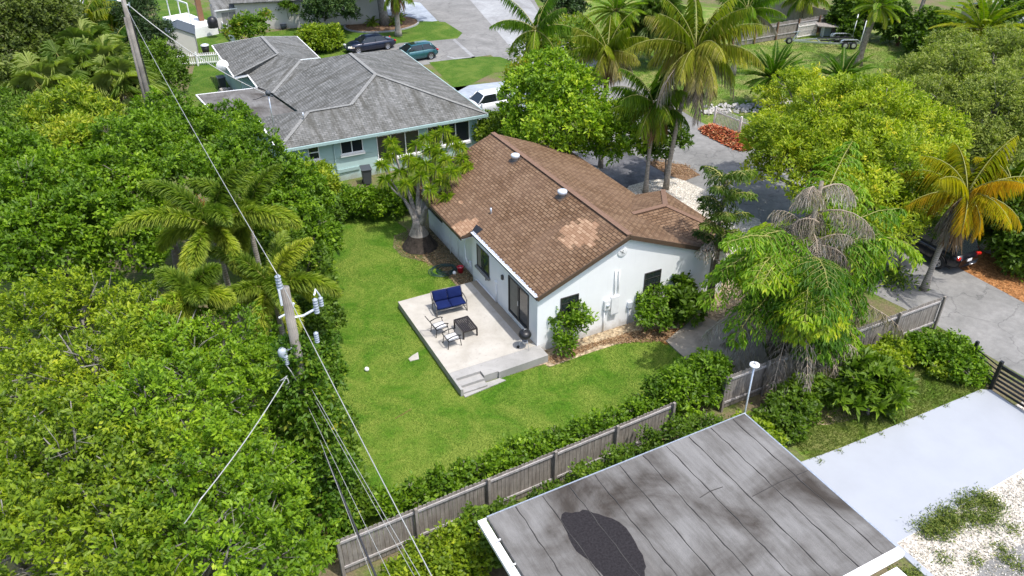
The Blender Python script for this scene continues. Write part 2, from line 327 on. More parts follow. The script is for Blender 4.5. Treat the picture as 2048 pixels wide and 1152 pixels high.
    def build(s, name, mat, parent=None, smooth=False, bevel=0):
        me = bpy.data.meshes.new(name); me.from_pydata(s.v, [], s.f)
        uvl = me.uv_layers.new(name='uv'); V = s.v; uvs = []
        for p in me.polygons:
            nrm = p.normal
            if abs(nrm.z) > .98: u = Vector((1, 0, 0)); v_ = Vector((0, 1, 0))
            else: u = Vector((-nrm.y, nrm.x, 0)).normalized(); v_ = nrm.cross(u)
            for vi in p.vertices: q = Vector(V[vi]); uvs += [q.dot(u), q.dot(v_)]
        uvl.data.foreach_set('uv', uvs)
        me.materials.append(M[mat] if isinstance(mat, str) else mat)
        if smooth: me.polygons.foreach_set('use_smooth', [True]*len(me.polygons))
        o = link(name, me, parent)
        if bevel:
            b = o.modifiers.new('bevel', 'BEVEL'); b.width = bevel; b.segments = 2; b.limit_method = 'ANGLE'
        return o
def leaves(name, P, D, N, L, W, tint, mat, parent=None, cup=.12, droop=.12, mid=.5):
    n = len(P); P = np.asarray(P, float); D = np.asarray(D, float); N = np.asarray(N, float)
    L = np.broadcast_to(np.asarray(L, float), (n,))[:, None]; W = np.broadcast_to(np.asarray(W, float), (n,))[:, None]
    D = D/np.linalg.norm(D, axis=1, keepdims=True); S = np.cross(D, N); S /= np.linalg.norm(S, axis=1, keepdims=True)+1e-9
    Nn = np.cross(S, D); Mi = P+D*L*mid; down = np.array([0, 0, -1.])
    v = np.stack([P, Mi-S*W/2+Nn*W*cup, Mi+S*W/2+Nn*W*cup, P+D*L+down*L*droop], 1).reshape(-1, 3)
    # fold along the midrib: two triangles sharing base-tip
    k = np.arange(n)[:, None]*4; f = np.concatenate([k+np.array([[0, 3, 1]]), k+np.array([[0, 2, 3]])], 1).reshape(-1, 3)
    return trimesh(name, v, f, np.repeat(np.broadcast_to(tint, (n,)), 4), mat, parent)
def trimesh(name, v, f, tint, mat, parent):
    me = bpy.data.meshes.new(name); me.vertices.add(len(v)); me.vertices.foreach_set('co', v.astype(np.float32).ravel())
    me.loops.add(f.size); me.loops.foreach_set('vertex_index', f.astype(np.int32).ravel())
    me.polygons.add(len(f)); me.polygons.foreach_set('loop_start', np.arange(0, f.size, 3, dtype=np.int32))
    me.update(calc_edges=True)
    a = me.attributes.new('tint', 'FLOAT', 'POINT'); a.data.foreach_set('value', np.clip(tint, 0, 1).astype(np.float32))
    me.materials.append(M[mat]); return link(name, me, parent)
def structure(name, o): o.name = name; o['kind'] = 'structure'; return o
def sheet(name, pts, z, mat):
    pts = [Vector((p[0], p[1], z)) for p in pts]; b = MB(); k = tessellate_polygon([pts]); fs = []
    for t in k:
        a, b_, c = [pts[i] for i in t]; fs.append(t if (b_-a).cross(c-a).z > 0 else t[::-1])
    b.add(pts, fs); return structure(name, b.build(name, mat))
def px(*q, z=0): return [at(a, b, z) for a, b in q]
# ================================================================== SETTING
b = MB(); b.add([(-260, -160, 0), (300, -160, 0), (300, 330, 0), (-260, 330, 0)], [(0, 1, 2, 3)]); structure('ground', b.build('ground', 'ground'))
LAWN = [(-10.2, -6.4), (-4.3, -6.5), (1, -6.4), (6.2, -6.0)] + [(p.x, p.y) for p in px((1450, 770), (1380, 712), (1335, 686), (1290, 678), (1230, 690), (1180, 706), (1135, 722), (1098, 735))] + \
       [(-.1, -.9), (-4.15, -.8), (-4.15, 6.25), (-.9, 6.4), (-.9, 8.4), (-1.4, 9.6), (-1.2, 12.4), (-1.0, 13.6), (-1.5, 16.2), (-3.5, 16.9), (-8.5, 17.3), (-10.6, 12), (-10.2, 3)]
sheet('lawn', LAWN, .008, 'lawn')
sheet('mulch_bed', px((1078, 730), (1135, 735), (1200, 705), (1290, 690), (1345, 700), (1450, 640), (1300, 600), (1076, 690)), .004, 'leaflitter')
sheet('bare_soil', [(-.9, 6.2), (.3, 6.2), (.3, 13.6), (-1.9, 13.2), (-2.4, 12), (-2.35, 10.8), (-1.4, 9.6), (-1.0, 8.4)], .012, 'soil')
sheet('mulch_bed', px((1290, 660), (1420, 655), (1400, 690), (1330, 690)), .012, 'redmulch')
pd = MB(); pd.prism([(p.x, p.y) for p in px((1332, 684), (1395, 630), (1520, 680), (1545, 745), (1440, 782))], 0, .07); structure('concrete_pad', pd.build('concrete_pad', 'pad'))
sheet('street', [(17.6, -60), (24.6, -60), (24.4, 2), (24.6, 20), (26, 34), (28, 48), (33.5, 62), (44, 88), (70, 150), (40, 150), (24, 95), (20, 66), (18.6, 52), (18.3, 38), (16.8, 28), (16.4, 8), (16.2, 1.5), (17.4, -6)], .006, 'asphalt')
sheet('street', px((940, 0), (1060, 0), (1090, 45), (1150, 120), (1060, 140)), .010, 'driveway')
sheet('leaf_litter', px((1395, 500), (1480, 470), (1570, 520), (1580, 640), (1540, 690), (1395, 640)), .007, 'leaflitter')
dk = px((1030, 470), (1500, 465), (1560, 520), (1545, 545), (1410, 520))
sheet('gravel_bed', px((1240, 395), (1258, 372), (1300, 360), (1360, 357), (1420, 385), (1520, 440), (1540, 520), (1400, 520)), .014, 'gravel')
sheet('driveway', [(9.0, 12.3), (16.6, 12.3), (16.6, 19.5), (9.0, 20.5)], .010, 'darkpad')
sheet('leaf_litter', px((1290, 325), (1310, 322), (1370, 330), (1400, 350), (1370, 362), (1340, 352)), .015, 'mulch')
sheet('driveway', [(7.3, 27.5), (16.8, 27.5), (17, 34.8), (7.5, 36.0)], .014, 'bluedrive')
sheet('driveway', [(3, 42.6), (18.7, 42.6), (18.8, 50.8), (3, 50.5)], .010, 'asphalt')
for q in (((905, 80), (910, 78), (951, 114), (945, 116)), ((896, 112), (910, 116), (951, 113), (949, 116), (912, 119), (893, 114))): sheet('pavement_marking', px(*q), .014, 'driveway')
sheet('driveway', px((640, 55), (820, 5), (700, 5), (600, 40)) if 0 else [(8, 60.5), (16.6, 57.2), (19.0, 57.0), (20.5, 66), (13, 78), (6, 70)], .010, 'bluedrive')
sheet('front_lawn', px((530, 66), (600, 55), (700, 43), (830, 42), (890, 44), (925, 66), (915, 77), (860, 82), (800, 86), (700, 112), (640, 120), (560, 105), (470, 90)), .012, 'front_grass')
sheet('front_lawn', px((858, 125), (900, 120), (960, 113), (1000, 114), (1022, 122), (1030, 133), (1000, 145), (985, 146), (915, 183)), .014, 'front_grass')
sheet('side_lawn', px((395, 110), (370, 200), (500, 200), (470, 110)), .006, 'front_grass')
sheet('side_lawn', px((355, 110), (300, 0), (372, 0), (470, 62), (490, 100)), .005, 'front_grass')
sheet('yard', [(24.9, 12), (33, 9.4), (60, 0), (62, 30), (40, 60), (33, 50), (28.5, 44), (26.4, 32), (25, 20)], .005, 'dry_grass')
sheet('yard', px((1480, 60), (1600, 40), (1600, 0), (1500, 0)), .008, 'front_grass')
sheet('yard', px((1440, 260), (1480, 232), (1530, 222), (1600, 240), (1560, 300)), .009, 'front_grass')
sheet('mulch_bed', [(24.9, -4.5), (28, -3.5), (30, -10), (26, -12), (24.5, -9)], .006, 'redmulch')
sheet('mulch_bed', px((1915, 535), (1960, 500), (2060, 505), (2060, 612), (1985, 572)), .009, 'redmulch')
WS = [(5.0, -25), (5.4, -10.4), (7.3, -10.55), (15.0, -10.75), (15.35, -10.95), (15.2, -13.3), (14.6, -14.35), (5.5, -14.6), (5.4, -25)]
sheet('painted_slab', WS, .05, 'whiteslab'); b = MB(); b.prism(WS, 0, .046); structure('slab_edge', b.build('slab_edge', 'whitepaint'))
sheet('painted_slab', [(-9.5, -9.2), (-8.6, -9.4), (-7.0, -9.4), (-7.0, -30), (-10.5, -30)], .012, 'whiteslab')
sheet('gravel_bed', [(5.3, -14.4), (14.7, -14.2), (15.4, -12.0), (22, -12), (22, -34), (5.3, -34)], .006, 'gravel')
sheet('yard', px((1540, 850), (1620, 928), (1975, 785), (1960, 700), (1880, 660), (1700, 740)), .007, 'dry_grass')
sheet('mulch_bed', px((1590, 850), (1600, 790), (1700, 790), (1760, 810), (1740, 830), (1660, 850)), .010, 'leaflitter')
sheet('road_end', px((1960, 1130), (2060, 1080), (2060, 1180), (1940, 1180)), .010, 'asphalt')

# ---- patio with steps
pt = MB().prism([(-4.2, .05), (0.0, .05), (0.0, 6.2), (-4.2, 6.2)], 0, .37).build('patio', 'patio'); structure('patio', pt)
MB().prism([(-4.2, -.42), (-2.95, -.42), (-2.95, -.78), (-2.3, -.78), (-2.3, -.86), (.12, -.8), (.12, .048), (-4.2, .048)], 0, .366).build('patio_apron', 'patio2', pt)
MB().prism([(-.38, .3), (-.003, .3), (-.003, 6.19), (-.38, 6.19)], .368, .374).build('wall_shadow_strip', 'strip', pt)  # cast shadow of the long wall, laid on the patio as a darker strip
MB().prism([(-4.08, -.425), (-4.08, -.80), (-2.96, -.80), (-2.96, -.425)], 0, .24).build('step', 'patio2', pt)
MB().prism([(-4.08, -.805), (-4.08, -1.12), (-2.96, -1.12), (-2.96, -.805)], 0, .12).build('step', 'patio2', pt)
MB().prism([(-4.2, -.425), (-4.2, -1.18), (-4.085, -1.18), (-4.085, -.425)], 0, .368).build('cheek_wall', 'patio2', pt)
MB().prism([(-4.08, -1.125), (-4.08, -1.32), (-2.1, -1.12), (-2.28, -.87), (-2.955, -.87), (-2.955, -1.125)], 0, .05).build('step', 'patio2', pt)

# ================================================================== WHITE HOUSE
wh = wthing('house', 'white stucco bungalow with a brown shingle gable roof behind the concrete patio', 'house', (4.4, 6.5, 0))
RX, RZ, SL = 4.44, 4.86, .405
def roofz(x): return RZ-abs(x-RX)*SL
walls = MB(); e = .14
walls.v = []
def gable_prism(b_, x0, x1, y0, y1, d=.16):
    z0, z1 = roofz(x0)-d, roofz(x1)-d; zr = RZ-d
    vs = [(x0, y0, 0), (x1, y0, 0), (x1, y0, z1), (RX, y0, zr), (x0, y0, z0), (x0, y1, 0), (x1, y1, 0), (x1, y1, z1), (RX, y1, zr), (x0, y1, z0)]
    b_.add(vs, [(0, 1, 2, 3, 4), (9, 8, 7, 6, 5), (0, 4, 9, 5), (1, 6, 7, 2), (3, 8, 9, 4), (2, 7, 8, 3), (0, 5, 6, 1)])
gable_prism(walls, 0, 8.9, 0, 6.72)
gable_prism(walls, .22, 8.9, 6.72, 13.15)
wall = walls.build('wall', 'white', wh)
rf = MB(); th = .1
rl = [(-.06, -.12), (-.06, 6.55), (-.62, 6.55), (-.62, 13.35), (RX, 13.35), (RX, -.12)]
rf.slab([(x, y, roofz(x)) for x, y in rl], th)
rr = [(RX+.001, -.12), (9.05, -.12), (9.05, 6.2), (9.6, 6.2), (9.6, 13.35), (RX+.001, 13.35)]
rf.slab([(x, y, roofz(x)) for x, y in rr], th)
roof = rf.build('roof', 'brownroof', wh)
# porch hip block on the street side
pz, ph = roofz(9.05), 3.9
p_r0 = Vector((6.81, 3.0, ph)); p_r1 = Vector((8.75, 3.0, ph)); zc = 2.86
A_, B_, C_, D_ = Vector((9.05, -.2, roofz(9.05)+.01)), Vector((11.1, -.25, zc)), Vector((11.1, 6.2, zc)), Vector((9.05, 6.2, roofz(9.05)+.01))
prf = MB(); prf.slab([p_r0, A_, B_, p_r1], .09); prf.slab([p_r1, B_, C_], .09); prf.slab([p_r0, p_r1, C_, D_], .09)
prf.build('porch_roof', 'brownroof', wh)
f = MB(); f.b2((8.9, .1, 0), (10.4, .3, 2.6)); f.b2((8.9, 5.7, 0), (10.4, 5.9, 2.6)); f.b2((10.2, .3, 0), (10.4, 5.7, 2.6)); f.build('porch_wall', 'white', wh)
# ridge and hip caps
for nm, pts in (('ridge_cap', [(RX, -.12, RZ+.02), (RX, 13.35, RZ+.02)]), ('ridge_cap', [p_r0+Vector((0, 0, .02)), p_r1+Vector((0, 0, .02))]), ('ridge_cap', [p_r1+Vector((0, 0, .02)), B_+Vector((0, 0, .03))]), ('ridge_cap', [p_r1+Vector((0, 0, .02)), C_+Vector((0, 0, .03))])):
    MB().beam(pts[0], pts[1], .26, .03).build(nm, 'browncap', roof)
# fascias and rake boards
def fas(a, b_, w_=.04, h=.2, m='brownfascia', nm='fascia', up=(0, 0, 1)): return MB().beam(a, b_, w_, h, up).build(nm, m, wh)
dz = -.13
fas((-.09, -.15, roofz(-.09)+dz+.02), (RX, -.15, RZ+dz+.02)); fas((RX, -.15, RZ+dz+.02), (9.1, -.15, roofz(9.1)+dz+.02))
fas((-.64, 13.38, roofz(-.64)+dz), (RX, 13.38, RZ+dz)); fas((RX, 13.38, RZ+dz), (9.6, 13.38, roofz(9.6)+dz))
fas((-.085, -.12, roofz(-.06)-.12), (-.085, 6.5, roofz(-.06)-.12), .03, .18); fas((-.64, 6.52, roofz(-.62)-.1), (-.64, 13.36, roofz(-.62)-.1), .03, .15)
MB().b2((-.6, 6.5, roofz(-.3)-.2), (-.09, 6.54, roofz(-.3)-.06)).build('fascia', 'brownfascia', wh)
MB().b2((-.60, 6.56, roofz(-.62)-.17), (.2, 13.3, roofz(-.62)-.14)).build('soffit', 'white', wh)
# pale flashing along the flush eave with blisters
fl = MB(); x = -.13
fl.beam((-.12, -.1, roofz(-.06)-.01), (-.12, 6.4, roofz(-.06)-.01), .14, .03)
for i in range(26):
    y = .1+i*.25+random.uniform(-.06, .06); fl.box((-.03, y, roofz(-.03)+.008), (random.uniform(.05, .12), random.uniform(.08, .2), .012), 0, 0, .38)
fl.build('flashing', 'greymetal', wh)
# shingle patches of a paler tan
def patch(nm, cx, cy, rx_, ry_, lab, seed):
    random.seed(seed); b_ = MB(); row = .165/1.08; n = int(rx_*2/row)
    for i in range(n):
        xo = cx-rx_+(i+.5)*row; t = ((i+.5)/n*2-1); half = ry_*math.sqrt(max(0, 1-t*t))
        y0 = cy-half+random.choice((-.31, -.155, 0, .155, .31)); y1 = cy+half+random.choice((-.31, -.155, 0, .155, .31))
        if y1-y0 < .2: continue
        b_.slab([(xo-row/2, y0, roofz(xo-row/2)+.008), (xo+row/2, y0, roofz(xo+row/2)+.008), (xo+row/2, y1, roofz(xo+row/2)+.008), (xo-row/2, y1, roofz(xo-row/2)+.008)], .006)
    o = b_.build(nm, 'tanroof', roof); o['label'] = lab; return o
patch('shingle_patch', 3.15, 1.75, .85, .85, 'patch of newer pale tan shingles below the ridge', 3)
q_ = MB().slab([(x, y, roofz(x)+.009) for x, y in ((-.64, 6.52), (.35, 6.52), (.35, 6.83), (.5, 6.83), (.5, 7.3), (.2, 7.3), (.2, 7.6), (-.1, 7.6), (-.1, 7.75), (-.64, 7.75))], .006).build('shingle_patch', 'tanroof', roof); q_['label'] = 'tan shingle patch at the eave corner'
MB().slab([(x, y, roofz(x)+.012) for x, y in ((.45, 9.0), (.62, 9.0), (.62, 9.3), (.45, 9.3))], .006).build('shingle_patch', 'tanroof', roof)
MB().slab([(x, y, roofz(x)+.012) for x, y in ((-.06, 6.05), (.34, 6.1), (.3, 6.75), (-.06, 6.5))], .01).build('flashing', 'black', roof)
# turbine style roof vents
for vx, vy in ((4.0, 9.75), (3.98, 4.85)):
    z = roofz(vx); v_ = MB().slab([(vx-.28, vy-.28, roofz(vx-.28)+.012), (vx+.28, vy-.28, roofz(vx+.28)+.012), (vx+.28, vy+.28, roofz(vx+.28)+.012), (vx-.28, vy+.28, roofz(vx-.28)+.012)], .01).build('roof_vent', 'brownfascia', wh)
    MB().lathe([(.17, -.15), (.17, .12), (.2, .13), (.2, .16)], (vx, vy, z), 20).build('vent_pipe', 'metal', v_, True)
    MB().lathe([(.21, .16), (.235, .17), (.235, .30), (.18, .335), (.0, .35)], (vx, vy, z), 20).build('vent_cap', 'greymetal', v_, True)
MB().tube([(1.15, 6.85, roofz(1.15)-.1), (1.15, 6.85, roofz(1.15)+.3)], .05, 12).build('vent_pipe', 'metal', wh, True)
# windows ---------------------------------------------------------
def window(root, c, nrm, w_, h, panes, fm='frame', gm='glass', sill=None, mull=.05, rows=1, deep=.03, curtain=False, ft=.05):
    c = Vector(c); n_ = Vector(nrm).normalized(); u = Vector((0, 0, 1)).cross(n_).normalized()
    def bx(b_, a, b2, h0, h1, d0, d1):
        p = [c+u*s_+Vector((0, 0, t_))+n_*d for s_ in (a, b2) for t_ in (h0, h1) for d in (d0, d1)]
        b_.add(p, [(0, 1, 3, 2), (4, 6, 7, 5), (0, 4, 5, 1), (2, 3, 7, 6), (0, 2, 6, 4), (1, 5, 7, 3)])
    fr = MB(); W, H = w_/2, h/2
    bx(fr, -W, -W+ft, -H, H, 0, deep); bx(fr, W-ft, W, -H, H, 0, deep); bx(fr, -W+ft, W-ft, H-ft, H, 0, deep); bx(fr, -W+ft, W-ft, -H, -H+ft, 0, deep)
    for i in range(1, panes):
        x_ = -W+w_*i/panes; bx(fr, x_-mull/2, x_+mull/2, -H+ft, H-ft, 0, deep*.8)
    for i in range(1, rows):
        z_ = -H+h*i/rows; bx(fr, -W+ft, W-ft, z_-mull/2, z_+mull/2, 0, deep*.7)
    o = fr.build('window', fm, root); gl = MB(); bx(gl, -W+ft, W-ft, -H+ft, H-ft, -.01, .008); gl.build('pane', gm, o)
    if curtain:
        cu = MB()
        for i in range(7): x_ = -W+ft+.03+i*.055; bx(cu, x_, x_+.04, -H+ft+.03, H-ft-.02, .009, .012+.006*(i % 2))
        cu.build('curtain', 'curtain', o)
    if sill: s_ = MB(); bx(s_, -W-.08, W+.08, -H-sill[0], -H, -.0, sill[1]); s_.build('sill', sill[2], o)
    return o
for a_, bx_ in ((1.59, 1.7), (6.0, 1.95)):
    window(wh, (a_, -.004, 1.86), (0, -1, 0), .92, 1.35, 1, 'frame', 'glass', None, .025, 4, .03)
window(wh, (-.004, 5.42, 1.92), (-1, 0, 0), 1.36, 1.22, 2, 'frame', 'glass', (.10, .13, 'cap'), .06, 1, .03, True)
window(wh, (.216, 12.0, 1.9), (-1, 0, 0), 1.9, 1.25, 2, 'frame', 'glass', (.07, .06, 'white'), .06, 1, .03, True)
window(wh, (.216, 8.25, 2.1), (-1, 0, 0), .75, .5, 1, 'frame', 'glass')
dr = MB(); dr.b2((-.05, .76, .70), (-.003, .82, 2.60)); dr.b2((-.05, 2.62, .70), (-.003, 2.68, 2.60)); dr.b2((-.05, .82, 2.54), (-.003, 2.62, 2.60)); dr.b2((-.07, .82, .70), (-.003, 2.62, .76)); dr.b2((-.045, 1.66, .76), (-.003, 1.76, 2.54))
d_ = dr.build('sliding_door', 'frame', wh); MB().b2((-.012, .82, .76), (-.004, 2.62, 2.54)).build('pane', 'glass', d_)
cu = MB()
for i in range(8): cu.b2((-.018, 1.84+i*.09, .82), (-.013, 1.91+i*.09, 2.5))
cu.build('curtain', 'curtain', d_); MB().b2((-.07, 1.69, 1.5), (-.045, 1.73, 1.75)).build('handle', 'metal', d_)
# wall fittings: round gable vent, meter, boxes, conduits, pipes
v_ = MB().lathe([(0, -.03), (.22, -.03), (.25, -.02), (.25, 0)], (4.17+.02, -.002, 4.03), 28, 'y').build('gable_vent', 'whitepaint', wh, True)
s_ = MB(); s_.box((4.17, -.035, 4.03), (.3, .01, .03), 0, 0, .6); s_.box((4.19, -.035, 4.03), (.03, .01, .2), 0, 0, .3); s_.build('vent_slat', 'cap', v_)
mt = MB().b2((3.38, -.14, 1.25), (3.68, -.003, 1.75)).build('electric_meter', 'whitepaint', wh, bevel=.01)
MB().lathe([(0, -.06), (.08, -.05), (.09, 0)], (3.53, -.14, 1.5), 16, 'y').build('meter_dial', 'greymetal', mt, True)
MB().b2((3.72, -.16, .95), (4.14, -.003, 1.86)).build('breaker_box', 'whitepaint', wh, bevel=.01)
MB().b2((3.73, -.15, .90), (4.13, -.003, .945)).build('box_base', 'greymetal', wh)
for xx, z0, z1 in ((3.43, 0, 1.25), (3.9, 1.86, 3.2), (4.10, 1.86, 3.15)): MB().tube([(xx, -.05, z0), (xx, -.05, z1)], .028, 8).build('conduit', 'whitepaint', wh, True)
MB().b2((4.7, -.12, .95), (4.92, -.003, 1.25)).build('cable_box', 'greymetal', wh)
MB().tube([(4.8, -.04, 0), (4.8, -.04, .95)], .02, 8).build('conduit', 'greymetal', wh, True)
MB().tube([(-.05, 3.95, .4), (-.05, 3.95, 1.45)], .035, 8).build('drain_pipe', 'whitepaint', wh, True); MB().b2((-.12, 3.89, 1.42), (-.003, 4.01, 1.58)).build('outlet_box', 'whitepaint', wh)
MB().tube([(-.05, 3.95, .42), (-.05, 5.0, .42), (-.06, 6.1, .44), (-.1, 6.35, .4)], .03, 8).build('drain_pipe', 'whitepaint', wh, True)
MB().b2((-.1, 3.2, 2.05), (-.003, 3.32, 2.27)).build('wall_lamp', 'frame', wh); MB().b2((-.04, 5.1, .95), (-.003, 5.18, 1.1)).build('outlet_box', 'cap', wh)
MB().tube([(.16, 8.9, .15), (.16, 8.9, 2.5)], .02, 8).build('conduit', 'whitepaint', wh, True)
MB().tube([(.12, 9.9, 0), (.12, 9.9, 2.5)], .02, 8).build('conduit', 'whitepaint', wh, True)
MB().tube([(.1, 7.9, 2.3), (-.15, 7.2, 1.2), (-.12, 6.95, .9)], .03, 8).build('downpipe', 'whitepaint', wh, True)
MB().b2((-.14, 6.8, .8), (-.003, 7.0, 1.1)).build('hose_box', 'greymetal', wh)

# ================================================================== TEAL HOUSE
th_ = wthing('house', 'pale teal house with a weathered grey hip roof beyond the back hedge', 'house', (1, 30, 0))
ez, pk = 2.95, 4.95
FL, FR = Vector((-6.0, 21.3, ez)), Vector((7.75, 21.0, ez)); P_ = at(751, 149, pk); Rg = at(700, 107, pk); BR = at(801, 99, ez)
Q_ = onplane(702, 210, FL, FR, P_); S_ = onplane(617, 224, FL, FR, P_)
BL = onplane(640, 117, P_, Rg, Q_); V2 = onplane(545, 187, P_, Rg, Q_); V3 = onplane(596, 222, P_, Rg, Q_); T_ = at(517, 236, ez)
K0, K1, K2 = at(425, 90, ez), at(523, 73, 4.15), at(593, 72.5, ez); M_ = at(556, 108, 4.15); N_ = at(602, 121, 4.15); E1 = at(469, 153, ez); E2 = at(496, 148, ez); E3 = at(515, 173, ez); E4 = at(640, 117, ez)
tr = MB()
for pl in ([FL, FR, P_, Q_, S_], [FR, BR, Rg, P_], [P_, Rg, BL, V2, V3, Q_], [FL, S_, T_]): tr.slab(pl, .06)
for tri in ([K0, K1, M_, E1], [M_, E2, E1], [M_, N_, E2], [N_, V2, E3, E2], [N_, BL, V2], [K1, K2, E4, N_], [K1, N_, M_], [Q_, V3, S_], [S_, V3, T_]):
    if len(tri) == 4: tr.slab([tri[0], tri[1], tri[2]], .05); tr.slab([tri[0], tri[2], tri[3]], .05)
    else: tr.slab(tri, .05)
troof = tr.build('roof', 'greyroof', th_)
up = Vector((0, 0, .03))
for a_, b_ in ((FR, P_), (P_, Q_), (P_, Rg), (S_, FL), (Q_, S_), (M_, E1), (K1, M_), (N_, V2)):
    MB().beam(a_+up, b_+up, .24, .03).build('ridge_cap', 'cap', troof)
MB().beam(N_+up*2, E4+up*2, .08, .06).build('ridge_cap', 'whitepaint', troof)
flat = [at(392, 190, 2.8), at(522, 175, 2.8), V3.copy(), at(517, 238, 2.8), at(435, 236, 2.8)]; flat[2].z = 2.8
fo = MB().slab(flat, .12).build('flat_roof', 'bitumen', th_)
for i, j in ((0, 1), (4, 0)): MB().beam(flat[i]+Vector((0, 0, -.04)), flat[j]+Vector((0, 0, -.04)), .08, .14).build('gutter', 'whitepaint', th_)
def tw(poly, z1, m='teal', nm='wall'): return MB().prism(poly, 0, z1).build(nm, m, th_)
tw([(-5.55, 21.75), (7.2, 21.5), (7.2, 27.5), (-5.55, 27.3)], ez-.05)
tw([(-3.0, 27.31), (7.2, 27.51), (7.5, 38.2), (-3.0, 38.2)], ez-.05)
tw([(-5.15, 37.9), (-3.01, 37.9), (-3.0, 38.21), (1.1, 38.21), (1.1, 46.4), (-5.15, 47.0)], ez-.05)
tw([(-4.2, 34.4), (-3.005, 34.4), (-3.005, 37.89), (-4.2, 37.89)], ez-.05)
tw([(-8.3, 29.4), (-4.5, 28.4), (-4.5, 33.6), (-8.4, 34.0)], 2.66)
def tf(a_, b_, m='tealpaint', w_=.06, h=.16): MB().beam(a_, b_, w_, h).build('gutter', m, th_)
d1 = Vector((0, -.05, -.09)); tf(FL+d1, FR+d1, 'tealpaint', .1, .17); tf(FR+Vector((.04, 0, -.09)), BR+Vector((.04, 0, -.09)))
for a_, b_ in ((FL, T_), (K0, E1), (E2, E3)): tf(a_+Vector((-.05, 0, -.08)), b_+Vector((-.05, 0, -.08)), 'whitepaint', .1, .12)
tf(E1+d1, E2+d1, 'whitepaint'); tf(K0+Vector((0, .04, -.08)), K1+Vector((0, .04, -.08)), 'whitepaint'); tf(K1+Vector((0, .04, -.08)), K2+Vector((0, .04, -.08)), 'whitepaint'); tf(K2+Vector((.04, 0, -.08)), E4+Vector((.04, 0, -.08)), 'whitepaint')
def ty(x): return 21.75-.0196*(x+5.55)
nv = Vector((-.0196, -1, 0))
MB().prism([(-5.54, ty(-5.54)-.02), (7.19, ty(7.19)-.02), (7.19, ty(7.19)-.002), (-5.54, ty(-5.54)-.002)], 1.55, 2.85).build('siding', 'tealdark', th_)
def txz(p0, z):  # x on the wall plane seen at a pixel
    d = CM @ Vector(((p0[0]-1024)/FPX, -(p0[1]-576)/FPX, -1)); t = (21.6-CAM.y)/d.y; q = CAM+d*t; return q.x, q.z
for p0, p1, pn, rw in (((615, 294), (641, 318), 1, 2), ((680, 284), (727, 300), 2, 1), ((752, 273), (840, 303), 3, 1), ((853, 254), (938, 279), 3, 1)):
    (x0, z1), (x1, z0) = txz(p0, 0), txz(p1, 0); cx = (x0+x1)/2; z1 = min(z1, 2.75)
    window(th_, (cx, ty(cx)-.022, (z0+z1)/2), nv, x1-x0, max(.9, z1-z0), pn, 'whitepaint', 'glass', (.16, .14, 'whitepaint'), .06, rw, .04)
MB().tube([(-2.6, ty(-2.6)-.08, 0), (-2.6, ty(-2.6)-.08, 2.8)], .04, 8).build('downpipe', 'tealpaint', th_, True)
for x in (-4.4, -5.2): MB().tube([(x, ty(x)-.06, 0), (x, ty(x)-.06, 2.8)], .03, 8).build('downpipe', 'tealpaint', th_, True)
MB().box((-2.2, ty(-2)-.05, .7), (2.2, .06, .22)).build('wall_vent', 'tealpaint', th_)
MB().tube([at(607, 236, 3.9)+Vector((0, 0, -.1)), at(607, 236, 3.9)+Vector((0, 0, .35))], .05, 8).build('vent_pipe', 'metal', th_, True)
mb_ = at(550, 265, 3.4); mh = Vector((mb_.x, mb_.y, zat(533, 190, mb_.x, mb_.y)))
ms = MB().tube([mb_+Vector((0, 0, -.3)), mh], .04, 8).build('service_mast', 'metal', th_, True)
hd = MB().lathe([(.05, 0), (.15, .05), (.17, .14), (.1, .24), (0, .27)], mh, 12).tube([mh, mh+Vector((-.3, -.1, .0))], .05, 6).tube([mh, mh+Vector((.25, -.05, -.12))], .06, 6).build('weatherhead', 'greyplastic', ms, True)
sdx = E1*.72+K0*.28; dsh = MB().lathe([(0, 0), (.3, .04), (.48, .14)], sdx+Vector((-.35, 0, .1)), 20, 'y').build('satellite_dish', 'whitepaint', th_, True)
MB().tube([sdx+Vector((0, 0, -.1)), sdx+Vector((-.35, .05, .1))], .03, 6).build('dish_arm', 'greymetal', dsh)
for q in ((868, 700), (880, 815)):
    pass

# ================================================================== GREY FLAT ROOF BUILDING (near right)
gh = wthing('house', 'low building with a stained grey flat felt roof in front of the board fence', 'house', (-2, -14, 0))
GX0, GX1, GY0, GY1, GZ = -6.97, 2.87, -15.95, -9.6, 2.8
g_ = MB().b2((GX0, GY0, GZ-.16), (GX1, GY1, GZ)).build('flat_roof', 'bitumen', gh)
MB().b2((GX0+.7, GY0+.2, 0), (GX1-.5, GY1-.5, GZ-.165)).build('wall', 'beige', gh)
for i in range(1, 11):
    sm = MB(); x = GX0+i*.93; y0 = GY0+.02; pts = [(x+math.sin(k*1.3+i)*.014+.01*math.sin(k*3.1+2*i), y0+(GY1-.03-y0)*k/22, GZ+.004) for k in range(23)]; rad_ = [.010+.012*abs(math.sin(k*.7+i*1.9))**3 for k in range(23)]
    sm.tube(pts, rad_, 5); sm.build('roof_seam', 'seam', g_)
for xa, xb, y in ((.55, 2.83, -12.6), (-.9, .0, -11.9)): MB().tube([(xa, y, GZ), ((xa+xb)/2, y+.06, GZ+.004), (xb, y+.02, GZ)], .014, 5).build('roof_seam', 'seam', g_)
random.seed(5); bl = []
pc = at(1205, 1090, GZ)
for k in range(40):
    a_ = k/40*2*math.pi; r_ = 1+.10*math.sin(3*a_+1)+.05*math.sin(7*a_)+random.uniform(-.03, .03); bl.append((pc.x+.05+(.80*math.cos(a_)-.12*math.sin(a_))*r_, pc.y-.1+1.62*r_*math.sin(a_), GZ+.008))
MB().slab(bl, .006).build('tar_patch', 'patch', g_)['label'] = 'dark oval tar patch on the grey felt'
